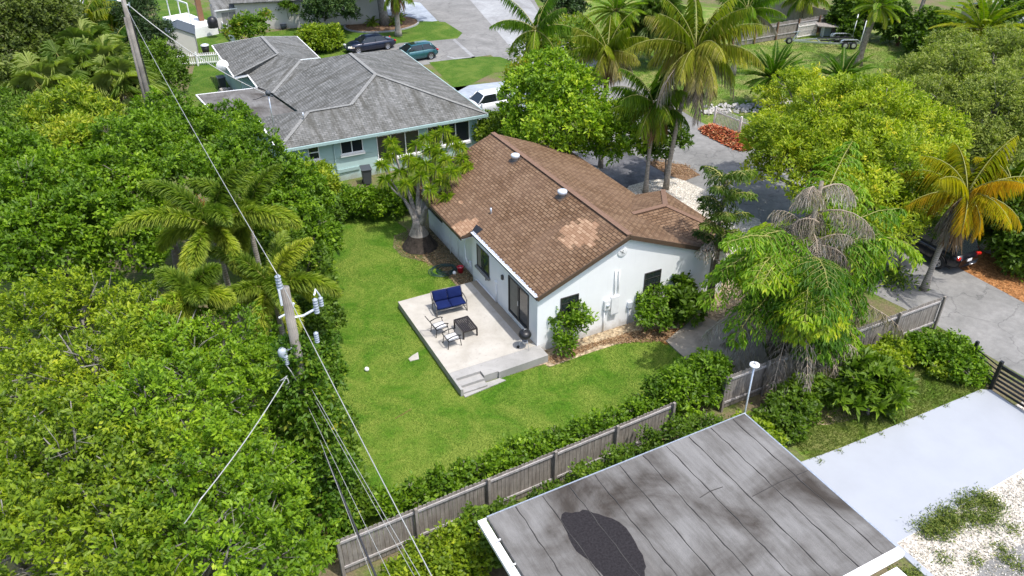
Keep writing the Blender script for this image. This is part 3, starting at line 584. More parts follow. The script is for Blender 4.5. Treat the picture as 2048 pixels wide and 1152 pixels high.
MB().b2((GX1, GY0, GZ-.14), (GX1+.05, GY1, GZ+.01)).build('edge_trim', 'metal', gh)
MB().b2((GX0-.02, GY1, GZ-.14), (GX1+.05, GY1+.04, GZ+.02)).build('edge_trim', 'metal', gh)
MB().b2((GX0, GY0-.24, GZ-.2), (GX1+.06, GY0, GZ+.01)).build('edge_trim', 'whitepaint', gh)
gt = MB(); gt.b2((GX0-.32, GY0-8, GZ-.15), (GX0-.29, GY1+.03, GZ-.02)); gt.b2((GX0-.29, GY0-8, GZ-.15), (GX0-.04, GY1+.03, GZ-.13)); gt.b2((GX0-.29, GY1, GZ-.13), (GX0-.04, GY1+.03, GZ-.02))
gt.build('gutter', 'whitepaint', gh)
for i in range(12): MB().b2((GX0-.30, GY1-.9-i*.95, GZ-.04), (GX0-.01, GY1-.86-i*.95, GZ-.005)).build('gutter_strap', 'whitepaint', gh)
MB().b2((GX0, -26, GZ-.17), (1.0, GY0-.25, GZ-.21)).build('rear_roof', 'whitepaint', gh)
MB().b2((1.05, -26, GZ-.6), (GX1-.1, GY0-.25, GZ-.5)).build('rear_roof', 'whitepaint', gh)
lx, ly = 3.06, -9.44
lp = thing('pole_light', 'thin grey pole with a white ring head at the corner of the grey flat roof', 'pole light', (lx, ly, 0))
MB().tube([(0, 0, 0), (0, 0, 4.75)], .03, 8).build('pole', 'metal', lp, True)
hh = MB().lathe([(.06, 4.72), (.17, 4.74), (.17, 4.79), (.06, 4.82), (.06, 4.72)], (0, 0, 0), 18).build('lamp_head', 'whitepaint', lp, True)
MB().lathe([(0, 4.80), (.05, 4.80), (.04, 4.88), (0, 4.9)], (0, 0, 0), 10).build('cap', 'rim', hh, True)

# ================================================================== FAR BUILDINGS
bh = wthing('house', 'beige house with a grey roof behind the wicker chairs', 'house', (6, 66, 0))
c0, c1 = at(478, 62, 0), at(765, 47, 0); d = (c1-c0).normalized(); nrm = Vector((-d.y, d.x, 0))
bw = [c0, c1, c1+nrm*9, c0+nrm*9]; MB().prism([(p.x, p.y) for p in bw], 0, 2.9).build('wall', 'beige', bh)
rb = [c0-d*.4-nrm*.5, c1+d*.4-nrm*.5, c1+d*.4+nrm*4.5, c0-d*.4+nrm*4.5]
for p, z in zip(rb, (2.9, 2.9, 4.7, 4.7)): p.z = z
MB().slab(rb, .1).build('roof', 'greyroof', bh)
rb2 = [rb[3].copy(), rb[2].copy(), rb[1]+nrm*10, rb[0]+nrm*10]; rb2[2].z = rb2[3].z = 2.9; MB().slab(rb2, .1).build('roof', 'greyroof', bh)
# storage lean-to
s0, s1 = at(440, 66, 0), at(486, 60, 0)
lt = wthing('storage_shed', 'tall grey shed with double doors against the beige house', 'shed', tuple((s0+s1)/2))
dd = (s1-s0).normalized(); nn = Vector((-dd.y, dd.x, 0)); q = [s0, s1, s1+nn*3, s0+nn*3]
MB().prism([(p.x, p.y) for p in q], 0, 2.3).build('wall', 'beige', lt)
rs = [q[0]-dd*.15-nn*.25, q[1]+dd*.15-nn*.25, q[2]+dd*.15, q[3]-dd*.15]
for p, z in zip(rs, (2.35, 2.35, 3.2, 3.2)): p.z = z
MB().slab(rs, .08).build('roof', 'greyroof', lt); MB().beam(rs[0]+Vector((0, 0, -.08)), rs[1]+Vector((0, 0, -.08)), .05, .12).build('fascia', 'whitepaint', lt)
for t0 in (.22, .52):
    m0 = s0.lerp(s1, t0)-nn*.012; m1 = s0.lerp(s1, t0+.28)-nn*.012; MB().beam(m0+Vector((0, 0, 1.0)), m1+Vector((0, 0, 1.0)), .02, 1.9).build('door', 'cap', lt)
# small garden shed
g0 = at(378, 108, 0); sh = thing('garden_shed', 'small grey plastic garden shed with a dark gable roof by the white picket fence', 'shed', (g0.x-.4, g0.y+.9, 0), R(-8))
sw = MB(); W2, D2, hz, rz_ = 1.35, 1.7, 2.0, 2.65
sw.add([(-W2, -D2, 0), (W2, -D2, 0), (W2, -D2, hz), (0, -D2, rz_-.05), (-W2, -D2, hz), (-W2, D2, 0), (W2, D2, 0), (W2, D2, hz), (0, D2, rz_-.05), (-W2, D2, hz)], [(0, 1, 2, 3, 4), (9, 8, 7, 6, 5), (0, 4, 9, 5), (1, 6, 7, 2), (0, 5, 6, 1)])
sw.build('wall', 'beige', sh)
sr = MB(); sr.slab([(-W2-.15, -D2-.1, hz-.02), (0, -D2-.1, rz_+.04), (0, D2+.1, rz_+.04), (-W2-.15, D2+.1, hz-.02)], .05); sr.slab([(W2+.15, -D2-.1, hz-.02), (0, -D2-.1, rz_+.04), (0, D2+.1, rz_+.04), (W2+.15, D2+.1, hz-.02)], .05)
sr.build('roof', 'greyplastic', sh); sk = MB()
for i in range(5): sk.slab([(-.75, -1.2+i*.55, 2.36), (-.5, -1.2+i*.55, 2.46), (-.5, -.95+i*.55, 2.46), (-.75, -.95+i*.55, 2.36)], .01)
sk.build('skylight', 'whitepaint', sh); MB().b2((W2, -.6, 0), (W2+.03, .6, 1.8)).build('door', 'cap', sh)
# raised terrace with white wall, posts, and awning
t0, t1 = at(388, 78, 0), at(438, 68, 0)
tc = wthing('terrace', 'raised terrace with a white base and thin white posts beside the grey sheds', 'terrace', tuple((t0+t1)/2))
u_ = (t1-t0).normalized(); v2 = Vector((-u_.y, u_.x, 0)); tq = [t0, t1, t1+v2*7, t0+v2*7]
MB().prism([(p.x, p.y) for p in tq], 0, 1.0).build('base', 'whitepaint', tc)
for q_ in (t0+u_*.15+v2*.2, t0+u_*.2+v2*2.5, t0+u_*.1+v2*5): MB().tube([q_+Vector((0, 0, 1)), q_+Vector((0, 0, 3.4))], .06, 8).build('post', 'whitepaint', tc)
MB().beam(t0+u_*.15+v2*.2+Vector((0, 0, 3.4)), t0+u_*.15+v2*6+Vector((0, 0, 3.4)), .1, .12).build('beam', 'whitepaint', tc)
bb = at(427, 55, 1.0); bc = thing('covered_grill', 'dark covered grill standing on the raised terrace', 'grill', (bb.x, bb.y, 1.0)); MB().lathe([(.5, 0), (.52, .6), (.4, .95), (.1, 1.1), (0, 1.1)], (0, 0, 0), 8).build('cover', 'black', bc, True)
bn = MB().box((0, 0, 1.1), (.5, 1.0, 2.2)).build('cabinet', 'brown', None, bevel=.02); p_ = at(403, 40, 1.0); bn.location = (p_.x, p_.y, 1.0); prop(bn, 'tall brown cabinet standing on the raised terrace', 'cabinet')
dt = wthing('house', 'deep teal gabled house top left behind the trees', 'house', tuple(at(130, 60, 0)))
h0, h1 = at(98, 55, 0), at(160, 60, 0); u_ = (h1-h0).normalized(); v2 = Vector((-u_.y, u_.x, 0))
hc = (h0+h1)/2; bq = MB(); vs_ = []
for o_ in (0, 8):
    for s_, z in ((-3.3, 0), (3.3, 0), (3.3, 3.2), (0, 5), (-3.3, 3.2)): p = hc+u_*s_+v2*o_; vs_.append((p.x, p.y, z))
bq.add(vs_, [(0, 1, 2, 3, 4), (9, 8, 7, 6, 5), (0, 4, 9, 5), (1, 6, 7, 2)]).build('wall', 'deepteal', dt)
for sg in (-1, 1):
    a_, b_ = hc+u_*sg*3.8-v2*.4, hc-v2*.4; a_.z, b_.z = 3.0, 5.1; c_, e_ = b_+v2*8.8, a_+v2*8.8; MB().slab([a_, b_, c_, e_], .12).build('roof', 'greyroof', dt)
    MB().beam(a_+Vector((0, 0, -.1))-v2*.03, b_+Vector((0, 0, -.1))-v2*.03, .05, .25).build('fascia', 'whitepaint', dt)
kb = at(2040, 100, 0); kh = thing('house', 'small tan house with a pale grey roof at the right edge behind the palm', 'house', (kb.x+3, kb.y+3, 0), R(-10))
MB().box((0, 0, 1.3), (7, 7, 2.6)).build('wall', 'tan', kh); MB().slab([(-4, -4, 2.6), (4, -4, 2.6), (4, 0, 3.9), (-4, 0, 3.9)], .1).slab([(-4, 4, 2.6), (4, 4, 2.6), (4, 0, 3.9), (-4, 0, 3.9)], .1).build('roof', 'greymetal', kh)
ub = at(1210, 0, 0); uh = thing('house', 'house with a grey roof at the top edge across the street', 'house', (ub.x+2, ub.y+7, 0), R(-25))
MB().box((0, 0, 1.4), (14, 9, 2.8)).build('wall', 'beige', uh); MB().slab([(-7.5, -5.2, 2.8), (7.5, -5.2, 2.8), (7.5, 0, 4.6), (-7.5, 0, 4.6)], .1).slab([(-7.5, 5.2, 2.8), (7.5, 5.2, 2.8), (7.5, 0, 4.6), (-7.5, 0, 4.6)], .1).build('roof', 'greyroof', uh)
# ================================================================== PATIO FURNITURE
def cushion(b_, c, d, rx=0, puff=.03):
    n = 6; k = len(b_.v); m = Matrix.Rotation(rx, 3, 'X'); c = Vector(c)
    for s_ in (-1, 1):
        for i in range(n+1):
            for j in range(n+1):
                u = i/n*2-1; v_ = j/n*2-1; q = (1-abs(u)**4)*(1-abs(v_)**4)
                b_.v.append(tuple(c+m @ Vector((u*d[0]/2, v_*d[1]/2, s_*(d[2]/2*.55+puff*q+.012*math.sin(u*5+v_*3)*q)))))
    N_ = (n+1)**2
    for s_ in (0, 1):
        for i in range(n):
            for j in range(n):
                a = k+s_*N_+i*(n+1)+j; f = (a, a+n+1, a+n+2, a+1); b_.f.append(f if s_ else f[::-1])
    for i in range(n):
        for A, Bq in ((i*(n+1), (i+1)*(n+1)), ((i+1)*(n+1)+n, i*(n+1)+n), (i+1, i), (n*(n+1)+i, n*(n+1)+i+1)): b_.f.append((k+A, k+Bq, k+Bq+N_, k+A+N_))
lsv = at(900, 622, .37)
ls = thing('loveseat', 'metal framed loveseat with navy blue cushions on the patio', 'sofa', (-2.27, 4.42, .374), R(-5))
fr = MB(); W = .74
for s_ in (-1, 1):
    fr.tube([(s_*W, -.40, 0), (s_*W, -.36, .3), (s_*W, -.33, .60)], .022, 6); fr.tube([(s_*W, .34, 0), (s_*W, .30, .45), (s_*W, .46, .92)], .022, 6)
    fr.tube([(s_*W, -.40, .03), (s_*W, .34, .03)], .016, 6)
fr.tube([(-W, -.36, .30), (W, -.36, .30)], .022, 6).tube([(-W, .30, .36), (W, .30, .36)], .022, 6).tube([(-W, .46, .92), (W, .46, .92)], .024, 6).tube([(-W, .32, .5), (W, .32, .5)], .018, 6)
for i in range(13): x = -W+i*W/6; fr.tube([(x, .32, .5), (x, .46, .92)], .008, 4)
fr.build('frame', 'bronze', ls, True)
for s_ in (-1, 1):
    a_ = MB(); a_.tube([(s_*W, .36, .60), (s_*W, .1, .64), (s_*W, -.2, .63), (s_*W, -.40, .57)], .03, 6); a_.build('armrest', 'bronze', ls, True)
    c_ = MB(); cushion(c_, (s_*.355, -.05, .42), (.69, .66, .14)); c_.build('seat_cushion', 'navy', ls, True)
    c_ = MB(); cushion(c_, (s_*.355, .32, .70), (.69, .50, .14), R(70)); c_.build('back_cushion', 'navy', ls, True)
ct = thing('coffee_table', 'low dark slatted coffee table between the loveseat and the chairs', 'table', (-2.33, 2.45, .374), R(0))
t_ = MB()
for i in range(8): t_.box((-.29+i*.083, 0, .42), (.068, .98, .022))
t_.build('table_top', 'dkbrown', ct, bevel=.004)
t_ = MB(); t_.box((0, -.52, .405), (.70, .05, .06)).box((0, .52, .405), (.70, .05, .06)).box((-.34, 0, .405), (.04, .99, .06)).box((.34, 0, .405), (.04, .99, .06)); t_.build('apron', 'dkbrown', ct)
for x in (-.33, .33):
    for y in (-.5, .5): MB().box((x, y, .19), (.06, .06, .38)).build('leg', 'dkbrown', ct)
def chair(loc, rz, lab, back):
    t = thing('patio_chair', lab, 'chair', loc, rz, 'sling chairs on the patio')   # faces local +x
    s_ = MB(); cushion(s_, (.02, 0, .40), (.50, .46, .05), 0, .008); s_.build('seat', 'sling', t, True)
    for s in (-1, 1):
        MB().tube([(.34, s*.28, 0), (.31, s*.28, .3), (.27, s*.28, .58)], .018, 6).build('leg', 'black', t, True)
        MB().tube([(-.30, s*.28, 0), (-.24, s*.27, .38), (-.28, s*.26, .5)], .018, 6).build('leg', 'black', t, True)
        MB().tube([(-.3, s*.29, .55), (-.05, s*.29, .62), (.2, s*.29, .62), (.33, s*.29, .56)], .024, 6).build('armrest', 'black', t, True)
    f_ = MB(); f_.tube([(.28, -.27, .38), (.28, .27, .38)], .018, 6).tube([(-.24, -.27, .37), (-.24, .27, .37)], .018, 6).tube([(.28, -.27, .38), (-.24, -.27, .37)], .016, 6).tube([(.28, .27, .38), (-.24, .27, .37)], .016, 6); f_.build('seat_frame', 'black', t, True)
    bk = MB(); tx, tz = -.26-back*.45, .42+back*.85
    for s in (-1, 1): bk.tube([(-.24, s*.25, .40), (tx, s*.25, tz)], .018, 6)
    bk.tube([(tx, -.25, tz), (tx, .25, tz)], .018, 6)
    for i in range(6): y = -.2+i*.08; bk.tube([(-.24, y, .42), (tx, y, tz)], .006, 4)
    bk.build('backrest', 'black', t, True); return t
chair((-3.42, 2.92, .374), R(3), 'dark metal armchair with a pale sling seat directly in front of the loveseat', .62)
chair((-3.28, 1.86, .374), R(2), 'dark metal armchair with a pale sling seat and low back nearest the patio steps', .16)
gr = thing('kettle_grill', 'black kettle charcoal grill on thin legs at the patio corner by the house', 'grill', (-.52, .16, .37), R(10))
bw_ = MB().lathe([(0, .46), (.12, .48), (.22, .55), (.275, .64), (.285, .69)], (0, 0, 0), 24).build('bowl', 'black', gr, True)
ld = MB().lathe([(.29, .69), (.285, .74), (.24, .83), (.14, .89), (0, .91)], (0, 0, 0), 24).build('lid', 'black', gr, True)
MB().tube([(-.06, 0, .9), (-.05, 0, .97), (.05, 0, .97), (.06, 0, .9)], .014, 6).build('handle', 'rim', ld, True); MB().lathe([(.05, .895), (.05, .91), (0, .915)], (.1, .08, -.02), 10).build('vent', 'rim', ld)
for a_ in (30, 150, 270):
    x, y = .15*math.cos(R(a_)), .15*math.sin(R(a_)); MB().tube([(x, y, .52), (x*2.0, y*2.0, .02)], .012, 6).build('leg', 'metal', gr, True)
for x in (-.27, ): MB().lathe([(0, -.02), (.07, -.02), (.07, .02), (0, .02)], (x, .14, .07), 16, 'y').build('wheel', 'black', gr)
MB().lathe([(.0, .26), (.12, .27), (.13, .30), (.13, .38)], (0, 0, 0), 16).build('ash_catcher', 'metal', gr, True)
# loose things on the lawn
bk = at(921, 545, 0); o = thing('bucket', 'red plastic bucket beside the house wall', 'bucket', (bk.x, bk.y, 0))
MB().lathe([(0, .02), (.13, 0), (.17, .33), (.19, .34), (.18, .35), (.155, .33), (.12, .03), (0, .03)], (0, 0, 0), 20).build('pail', 'red', o, True); MB().tube([(-.18, 0, .33), (-.1, -.12, .38), (0, -.17, .38), (.1, -.12, .38), (.18, 0, .33)], .008, 6).build('handle', 'metal', o)
hs = MB(); hp = at(890, 542, 0); pts = []
for i in range(150):
    a_ = i*.30; r_ = .50+.10*math.sin(i*.21)+.14*math.sin(i*.077+1); pts.append((hp.x+r_*math.cos(a_)*1.1+.1*math.sin(i*.05), hp.y+r_*math.sin(a_)*.9, .03+.02*(i % 7)/7+.0006*i))
pts += [(hp.x+.6, hp.y-.2, .1), (hp.x+1.1, hp.y-.1, .06), (hp.x+1.6, hp.y+.1, .5), (hp.x+1.7, hp.y+.15, .8)]
prop(hs.tube(pts, .018, 6).build('garden_hose', 'hose', None, True), 'dark green garden hose lying in loose coils beside the red bucket', 'hose')
def ball(p, r_, lab):
    o_ = MB().lathe([(math.sin(i*math.pi/12)*r_, r_-math.cos(i*math.pi/12)*r_) for i in range(13)], (0, 0, 0), 20).build('ball', 'ball', None, True); o_.location = (p.x, p.y, 0); prop(o_, lab, 'ball')
ball(at(734, 742, 0), .10, 'white ball on the open lawn left of the patio'); ball(at(909, 549, 0), .10, 'white ball beside the hose and the red bucket')
hpz = at(827, 715, 0); o = MB().prism([(-.24, -.02), (-.24, -.22), (.16, -.26), (.30, .22), (.0, .12)], .0, .035).build('base_plate', 'patio', None); o.location = (hpz.x, hpz.y, .01); prop(o, 'flat pale pentagonal slab lying on the lawn beside the patio', 'slab')
st = MB(); s0 = at(790, 838, 0); st.tube([(s0.x, s0.y, .02), (s0.x+.4, s0.y+.1, .03), (s0.x+.8, s0.y+.25, .02)], .012, 5); prop(st.build('twig', 'brown', None), 'thin brown twig lying on the lawn below the patio steps', 'twig')

# ================================================================== FENCES
def fence(nm, lab, a, b_, h, mats=('fence', 'rail', 'fence'), bw_=.14, gap=.012, post=2.4, side=-1, rails=(.35, 1.5), z0=.04, top='dog', ph=.08, ps=.1, jit=.02, cat='fence', group=None, mixc=None):
    a = Vector((a[0], a[1], 0)); b_ = Vector((b_[0], b_[1], 0)); L = (b_-a).length; ang = math.atan2((b_-a).y, (b_-a).x)
    t = thing(nm, lab, cat, tuple(a), ang, group); bd = MB(); n = int(L/(bw_+gap)); th2 = .02
    for i in range(n):
        x0 = i*(bw_+gap); hh_ = h+random.uniform(-jit, jit); y = random.uniform(-.004, .004); c_ = .03 if top == 'dog' else bw_/2
        k = len(bd.v)
        pf = [(x0, z0), (x0+bw_, z0), (x0+bw_, hh_-c_), (x0+bw_-c_, hh_), (x0+c_, hh_), (x0, hh_-c_)]
        bd.v += [(x, y-th2/2, z) for x, z in pf]+[(x, y+th2/2, z) for x, z in pf]
        bd.f += [tuple(k+i2 for i2 in range(6)), tuple(k+11-i2 for i2 in range(6))]+[(k+i2, k+6+i2, k+6+(i2+1) % 6, k+(i2+1) % 6) for i2 in range(6)]
    bd.build('board_panel', mats[0], t)
    for z in rails: MB().beam((0, side*(th2/2+.022+.004), z), (L, side*(th2/2+.022+.004), z), .04, .09).build('rail', mats[1], t)
    k = max(1, round(L/post))
    for i in range(k+1): MB().box((min(L-ps/2, max(ps/2, i*L/k)), side*(th2/2+.052+ps/2), (h+ph)/2), (ps, ps, h+ph)).build('post', mats[2], t)
    return t
random.seed(3)
fence('board_fence', 'weathered grey board fence along the near edge of the backyard lawn', (-11.1, -7.35), (2.0, -6.95), 1.65)
fence('board_fence', 'weathered grey board fence behind the white pole light', (4.6, -6.72), (11.2, -6.75), 1.7)
fence('board_fence', 'weathered grey board fence ending beside the street, right of the fishtail palm', (11.4, -6.75), (17.1, -6.8), 1.7)
fence('board_fence', 'brown wooden fence half hidden under the canopy at the left of the lawn', at(662, 1105, 0)[:2], at(560, 905, 0)[:2], 1.8, ('brownwood', 'brownwood', 'brownwood'), side=1)
pa, pb = at(1428, 254, 0), at(1512, 290, 0)
fence('picket_fence', 'short faded picket fence behind the heap of red leaves', pa, pa+(pb-pa)*1.25, 1.5, ('picket', 'picket', 'picket'), .06, .075, 2.6, -1, (.3, 1.2), .12, 'pt', .12, .12, .0)
pa, pb = at(352, 134, 0), at(442, 128, 0)
fence('picket_fence', 'bright white picket fence between the small grey shed and the teal house', pa, pb, 1.15, ('whitepaint', 'whitepaint', 'whitepaint'), .09, .09, 2.4, -1, (.25, .9), .08, 'pt', .1, .12, .0)
pa, pb = at(436, 52, 0), at(474, 96, 0)
fence('picket_fence', 'white picket fence running beside the tall grey shed toward the teal house', pa, pb, 1.15, ('whitepaint', 'whitepaint', 'whitepaint'), .1, .03, 2.4, 1, (.25, .9), .08, 'pt', .1, .12, .0)
pa, pb = at(583, 50, 0), at(628, 46, 0)
fence('privacy_fence', 'white vinyl privacy panel behind the wicker chairs', pa, pb, 2.0, ('whitepaint', 'whitepaint', 'whitepaint'), .2, .004, 3.5, 1, (.3, 1.7), .1, 'dog', .1, .12, .0)
pa, pb = at(1462, 95, 0), at(1672, 60, 0)
fence('board_fence', 'old brown board fence behind the boat trailer', pa, pb, 1.7, ('fence', 'rail', 'brownwood'), .14, .02, 2.6, -1, (.5, 1.4), .04, 'dog', .1, .12, .04)
pa, pb = at(1500, 22, 0), at(1690, 72, 0)
fence('board_fence', 'tall pale tan board fence behind the small lawn at the top right', pa, pb, 2.0, ('tanwood', 'tanwood', 'brownwood'), .14, .01, 3.0, 1, (.5, 1.6), .04, 'dog', .1, .14, .02)
pa, pb = at(1592, 78, 0), at(1629, 72, 0)
fence('picket_fence', 'loose picket panel leaning against the old board fence behind the boat trailer', pa, pb, 1.5, ('picket', 'picket', 'picket'), .06, .08, 9, -1, (.2, 1.2), .08, 'pt', -.2, .04, .0)
# dark metal gate beside the painted slab
ga = Vector((15.45, -10.95, 0)); gb = Vector((15.4, -16.5, 0))
gt_ = wthing('gate', 'black metal slat gate at the corner of the pale blue slab', 'gate', tuple(ga))
MB().box((ga.x, ga.y+.06, .72), (.13, .13, 1.44)).build('post', 'black', gt_)
s_ = MB()
for i in range(6): s_.beam((ga.x, ga.y-.03, .16+i*.2), (gb.x, gb.y, .16+i*.2), .035, .10)
s_.build('slat_panel', 'black', gt_); MB().beam((ga.x, ga.y, 1.25), (gb.x, gb.y, 1.25), .06, .06).build('top_rail', 'black', gt_)
for k in (1.9, 3.9): MB().box((ga.x-.045, ga.y-k, .68), (.04, .06, 1.2)).build('brace', 'greymetal', gt_)
fg = wthing('metal_fence', 'short black metal slat fence hidden in shrubs beside the gate post', 'fence', (ga.x, ga.y+.2, 0))
s_ = MB()
for i in range(6): s_.beam((ga.x, ga.y+.14, .16+i*.2), (ga.x+.25, ga.y+1.3, .16+i*.2), .03, .05)
s_.build('slat_panel', 'black', fg); MB().box((ga.x+.27, ga.y+1.36, .75), (.12, .12, 1.5)).build('post', 'black', fg)

# ================================================================== CARS
def car(nm, lab, loc, rz, L, Wd, H, belt, paint_, roofspan, kind, extras=None):
    t = thing(nm, lab, 'car', (loc[0], loc[1], 0), rz)     # nose toward local +x
    hl = L/2; hw = Wd/2; zb = .22 if kind != 'suv' else .30; bl = belt
    xs = np.linspace(-hl, hl, 25); b_ = MB(); x0, x1, x2, x3 = roofspan     # rear glass base, roof rear, roof front, windscreen base
    def hood(x):
        u = x/hl
        if x > x3: return bl-(.20 if kind != 'suv' else .12)*((x-x3)/(hl-x3))**1.6
        if x < x0: return bl-.04*((x0-x)/(hl+x0+1e-3))
        return bl
    secs = []
    for x in xs:
        u = abs(x)/hl; tp = (1-u**5*.30); w2 = hw*tp; hz_ = hood(x)-(u**10)*.22; zb2 = zb+(u**8)*.16
        secs.append([(0, zb2), (w2*.9, zb2), (w2*.99, zb2+.12), (w2, (zb2+hz_)*.55), (w2*.97, hz_-.08), (w2*.86, hz_), (w2*.5, hz_+.03), (0, hz_+.04)])
    k = len(secs[0])
    for x, s in zip(xs, secs):
        full = [(x, y, z) for y, z in s]+[(x, -y, z) for y, z in s[-2:0:-1]]; b_.v += full
    n = 2*k-2
    for i in range(len(xs)-1):
        for j in range(n): q = (j+1) % n; b_.f.append((i*n+j, (i+1)*n+j, (i+1)*n+q, i*n+q))
    b_.f.append(tuple(range(n))[::-1]); b_.f.append(tuple((len(xs)-1)*n+j for j in range(n)))
    body = b_.build('body', paint_, t, True)
    # glasshouse
    gb_ = MB(); wb, wt = hw*.86, hw*.68; zt = H
    prof = [(x0, bl-.03, wb), (x1, zt-.06, wt), (x2, zt-.05, wt), (x3, bl-.03, wb)]
    vs_ = [(x, s*w_, z) for x, z, w_ in prof for s in (-1, 1)]
    gb_.add(vs_, [(0, 1, 3, 2), (2, 3, 5, 4), (4, 5, 7, 6), (0, 2, 4, 6), (1, 7, 5, 3)]); gl = gb_.build('windows', 'carglass', t)
    rb_ = MB(); rs_ = [(x1-.05, zt-.06), (x1+.12, zt-.01), ((x1+x2)/2, zt), (x2-.12, zt-.01), (x2+.03, zt-.06)]; k0 = 0
    for x, z in rs_:
        for f_ in (-1.03, -.85, 0, .85, 1.03): rb_.v.append((x, f_*wt, z-(.045 if abs(f_) > 1 else 0)+(.02 if f_ == 0 else 0)))
    for i in range(4):
        for j in range(4): rb_.f.append((i*5+j, (i+1)*5+j, (i+1)*5+j+1, i*5+j+1))
    for s in (-1, 1):   # pillars
        for (xa, za, wa), (xb, zb_, wb_) in ((prof[0], prof[1]), (prof[3], prof[2])): rb_.beam((xa, s*wa, za), (xb, s*wb_, zb_), .07, .05)
        xm = (x1+x2)/2-.05; rb_.beam((xm, s*wb*1.0, bl-.03), (xm, s*wt*1.01, zt-.06), .03, .08)
        if kind != 'sedan': rb_.beam((x1-.1+(x0-x1)*.3, s*wb*1.0, bl-.03), (x1+.2, s*wt*1.01, zt-.06), .03, .14)
    rb_.build('roof', paint_, t, True)
    wx = L*.30; wr = .33 if kind != 'suv' else .38
    for x in (-wx, wx*1.03):
        for s in (-1, 1):
            y = s*(hw-.10); ar = MB().lathe([(0, 0), (wr+.07, 0)], (x, s*(hw+.004), wr+.01), 24, 'y').build('wheel_arch', 'black', t) if 0 else None
            wh_ = MB().lathe([(wr*.62, -.11), (wr*.95, -.11), (wr, -.08), (wr, .08), (wr*.95, .11), (wr*.62, .11)], (x, s*(hw-.075), wr), 24, 'y').build('wheel', 'tyre', t, True)
            rm = MB().lathe([(0, .0), (wr*.14, 0), (wr*.62, -.02), (wr*.66, .0)], (x, s*(hw-.075)+s*.105, wr), 20, 'y')
            rm.build('rim', 'rim', wh_, True); sp = MB()
            for a_ in range(5): a2 = a_*2*math.pi/5+.3; sp.beam((x+.22*wr*math.cos(a2), s*(hw+.042), wr+.22*wr*math.sin(a2)), (x+.5*wr*math.cos(a2+.35), s*(hw+.042), wr+.5*wr*math.sin(a2+.35)), .012, .05)
            sp.build('spoke', 'black', wh_)
            am = MB(); 
            for q in range(10):
                a1, a2 = math.pi*q/10, math.pi*(q+1)/10; am.beam((x+(wr+.04)*math.cos(a1), s*(hw-.012), wr+(wr+.04)*math.sin(a1)), (x+(wr+.04)*math.cos(a2), s*(hw-.012), wr+(wr+.04)*math.sin(a2)), .05, .06, (0, 1, 0))
            am.build('wheel_arch', 'black', t)
    for s in (-1, 1):
        MB().box((hl-.16, s*hw*.66, bl-.26), (.22, .34, .13), s*-.35).build('headlight', 'headlamp', t, bevel=.03)
        MB().box((-hl+.10, s*hw*.74, bl-.16), (.14, .26, .13), s*.3).build('tail_light', 'redlamp', t, bevel=.03)
        MB().box((x3-.25, s*(hw+.06), bl+.05), (.13, .18, .12)).build('mirror', paint_, t, bevel=.03)
        for x in (x3-.3, (x1+x2)/2-.05, x1-.15): MB().box((x, s*(hw-.006), bl*.62), (.012, .012, bl*.55)).build('door_seam', 'black', t)
    MB().box((-hl+.0, 0, bl-.32), (.02, .32, .14)).build('licence_plate', 'whitepaint', t)
    MB().box((0, 0, zb+.02), (L*.86, Wd*.8, .14)).build('underbody', 'black', t)
    return t, hl, hw, bl
pc = at(744, 104, 0)
s_a, s_b = at(690, 112, 0), at(803, 97, 0)
t, hl, hw, bl = car('car', 'dark blue sedan with one beige front wing, parked on the grass behind the grey roof', ((s_a.x+s_b.x)/2, s_a.y+.9, 0), R(183), 4.9, 1.8, 1.42, .92, 'p_navy', (-1.65, -1.0, .45, 1.25), 'sedan')
fn = MB(); 
for i in range(6):
    xa, xb = 1.05+i*.2, 1.25+i*.2; fn.slab([(xa, hw*.985, .62), (xb, hw*.97-.02*i, .60), (xb, hw*.80-.02*i, .93-.035*(i+1)), (xa, hw*.84-.015*i, .95-.033*i)], .02)
fn.build('front_wing', 'p_beige', t)['label'] = 'pale beige replacement wing'
h_a = at(858, 120, 0)
t, hl, hw, bl = car('car', 'teal green hatchback parked on the driveway next to the sedan', (h_a.x-1.15, h_a.y+.8, 0), R(184), 4.4, 1.78, 1.48, .96, 'p_teal', (-2.0, -1.55, .40, 1.15), 'hatch')
MB().box((.05, 0, 1.505), (.55, .75, .02)).build('sunroof', 'carglass', t)
w_a = at(990, 228, 0)
car('car', 'white estate car with dark windows on the bluish driveway, half hidden by a leafy tree', (w_a.x-.3, w_a.y+.7, 0), R(182), 4.6, 1.8, 1.62, 1.0, 'p_white', (-1.9, -1.35, .55, 1.2), 'hatch')
b_a = at(1868, 534, 0)
t, hl, hw, bl = car('car', 'black suv parked at the street edge behind the yellow coconut palm', (b_a.x+.95, b_a.y+1.3, 0), R(88), 4.9, 1.95, 1.78, 1.12, 'p_black', (-2.25, -1.85, .55, 1.3), 'suv')

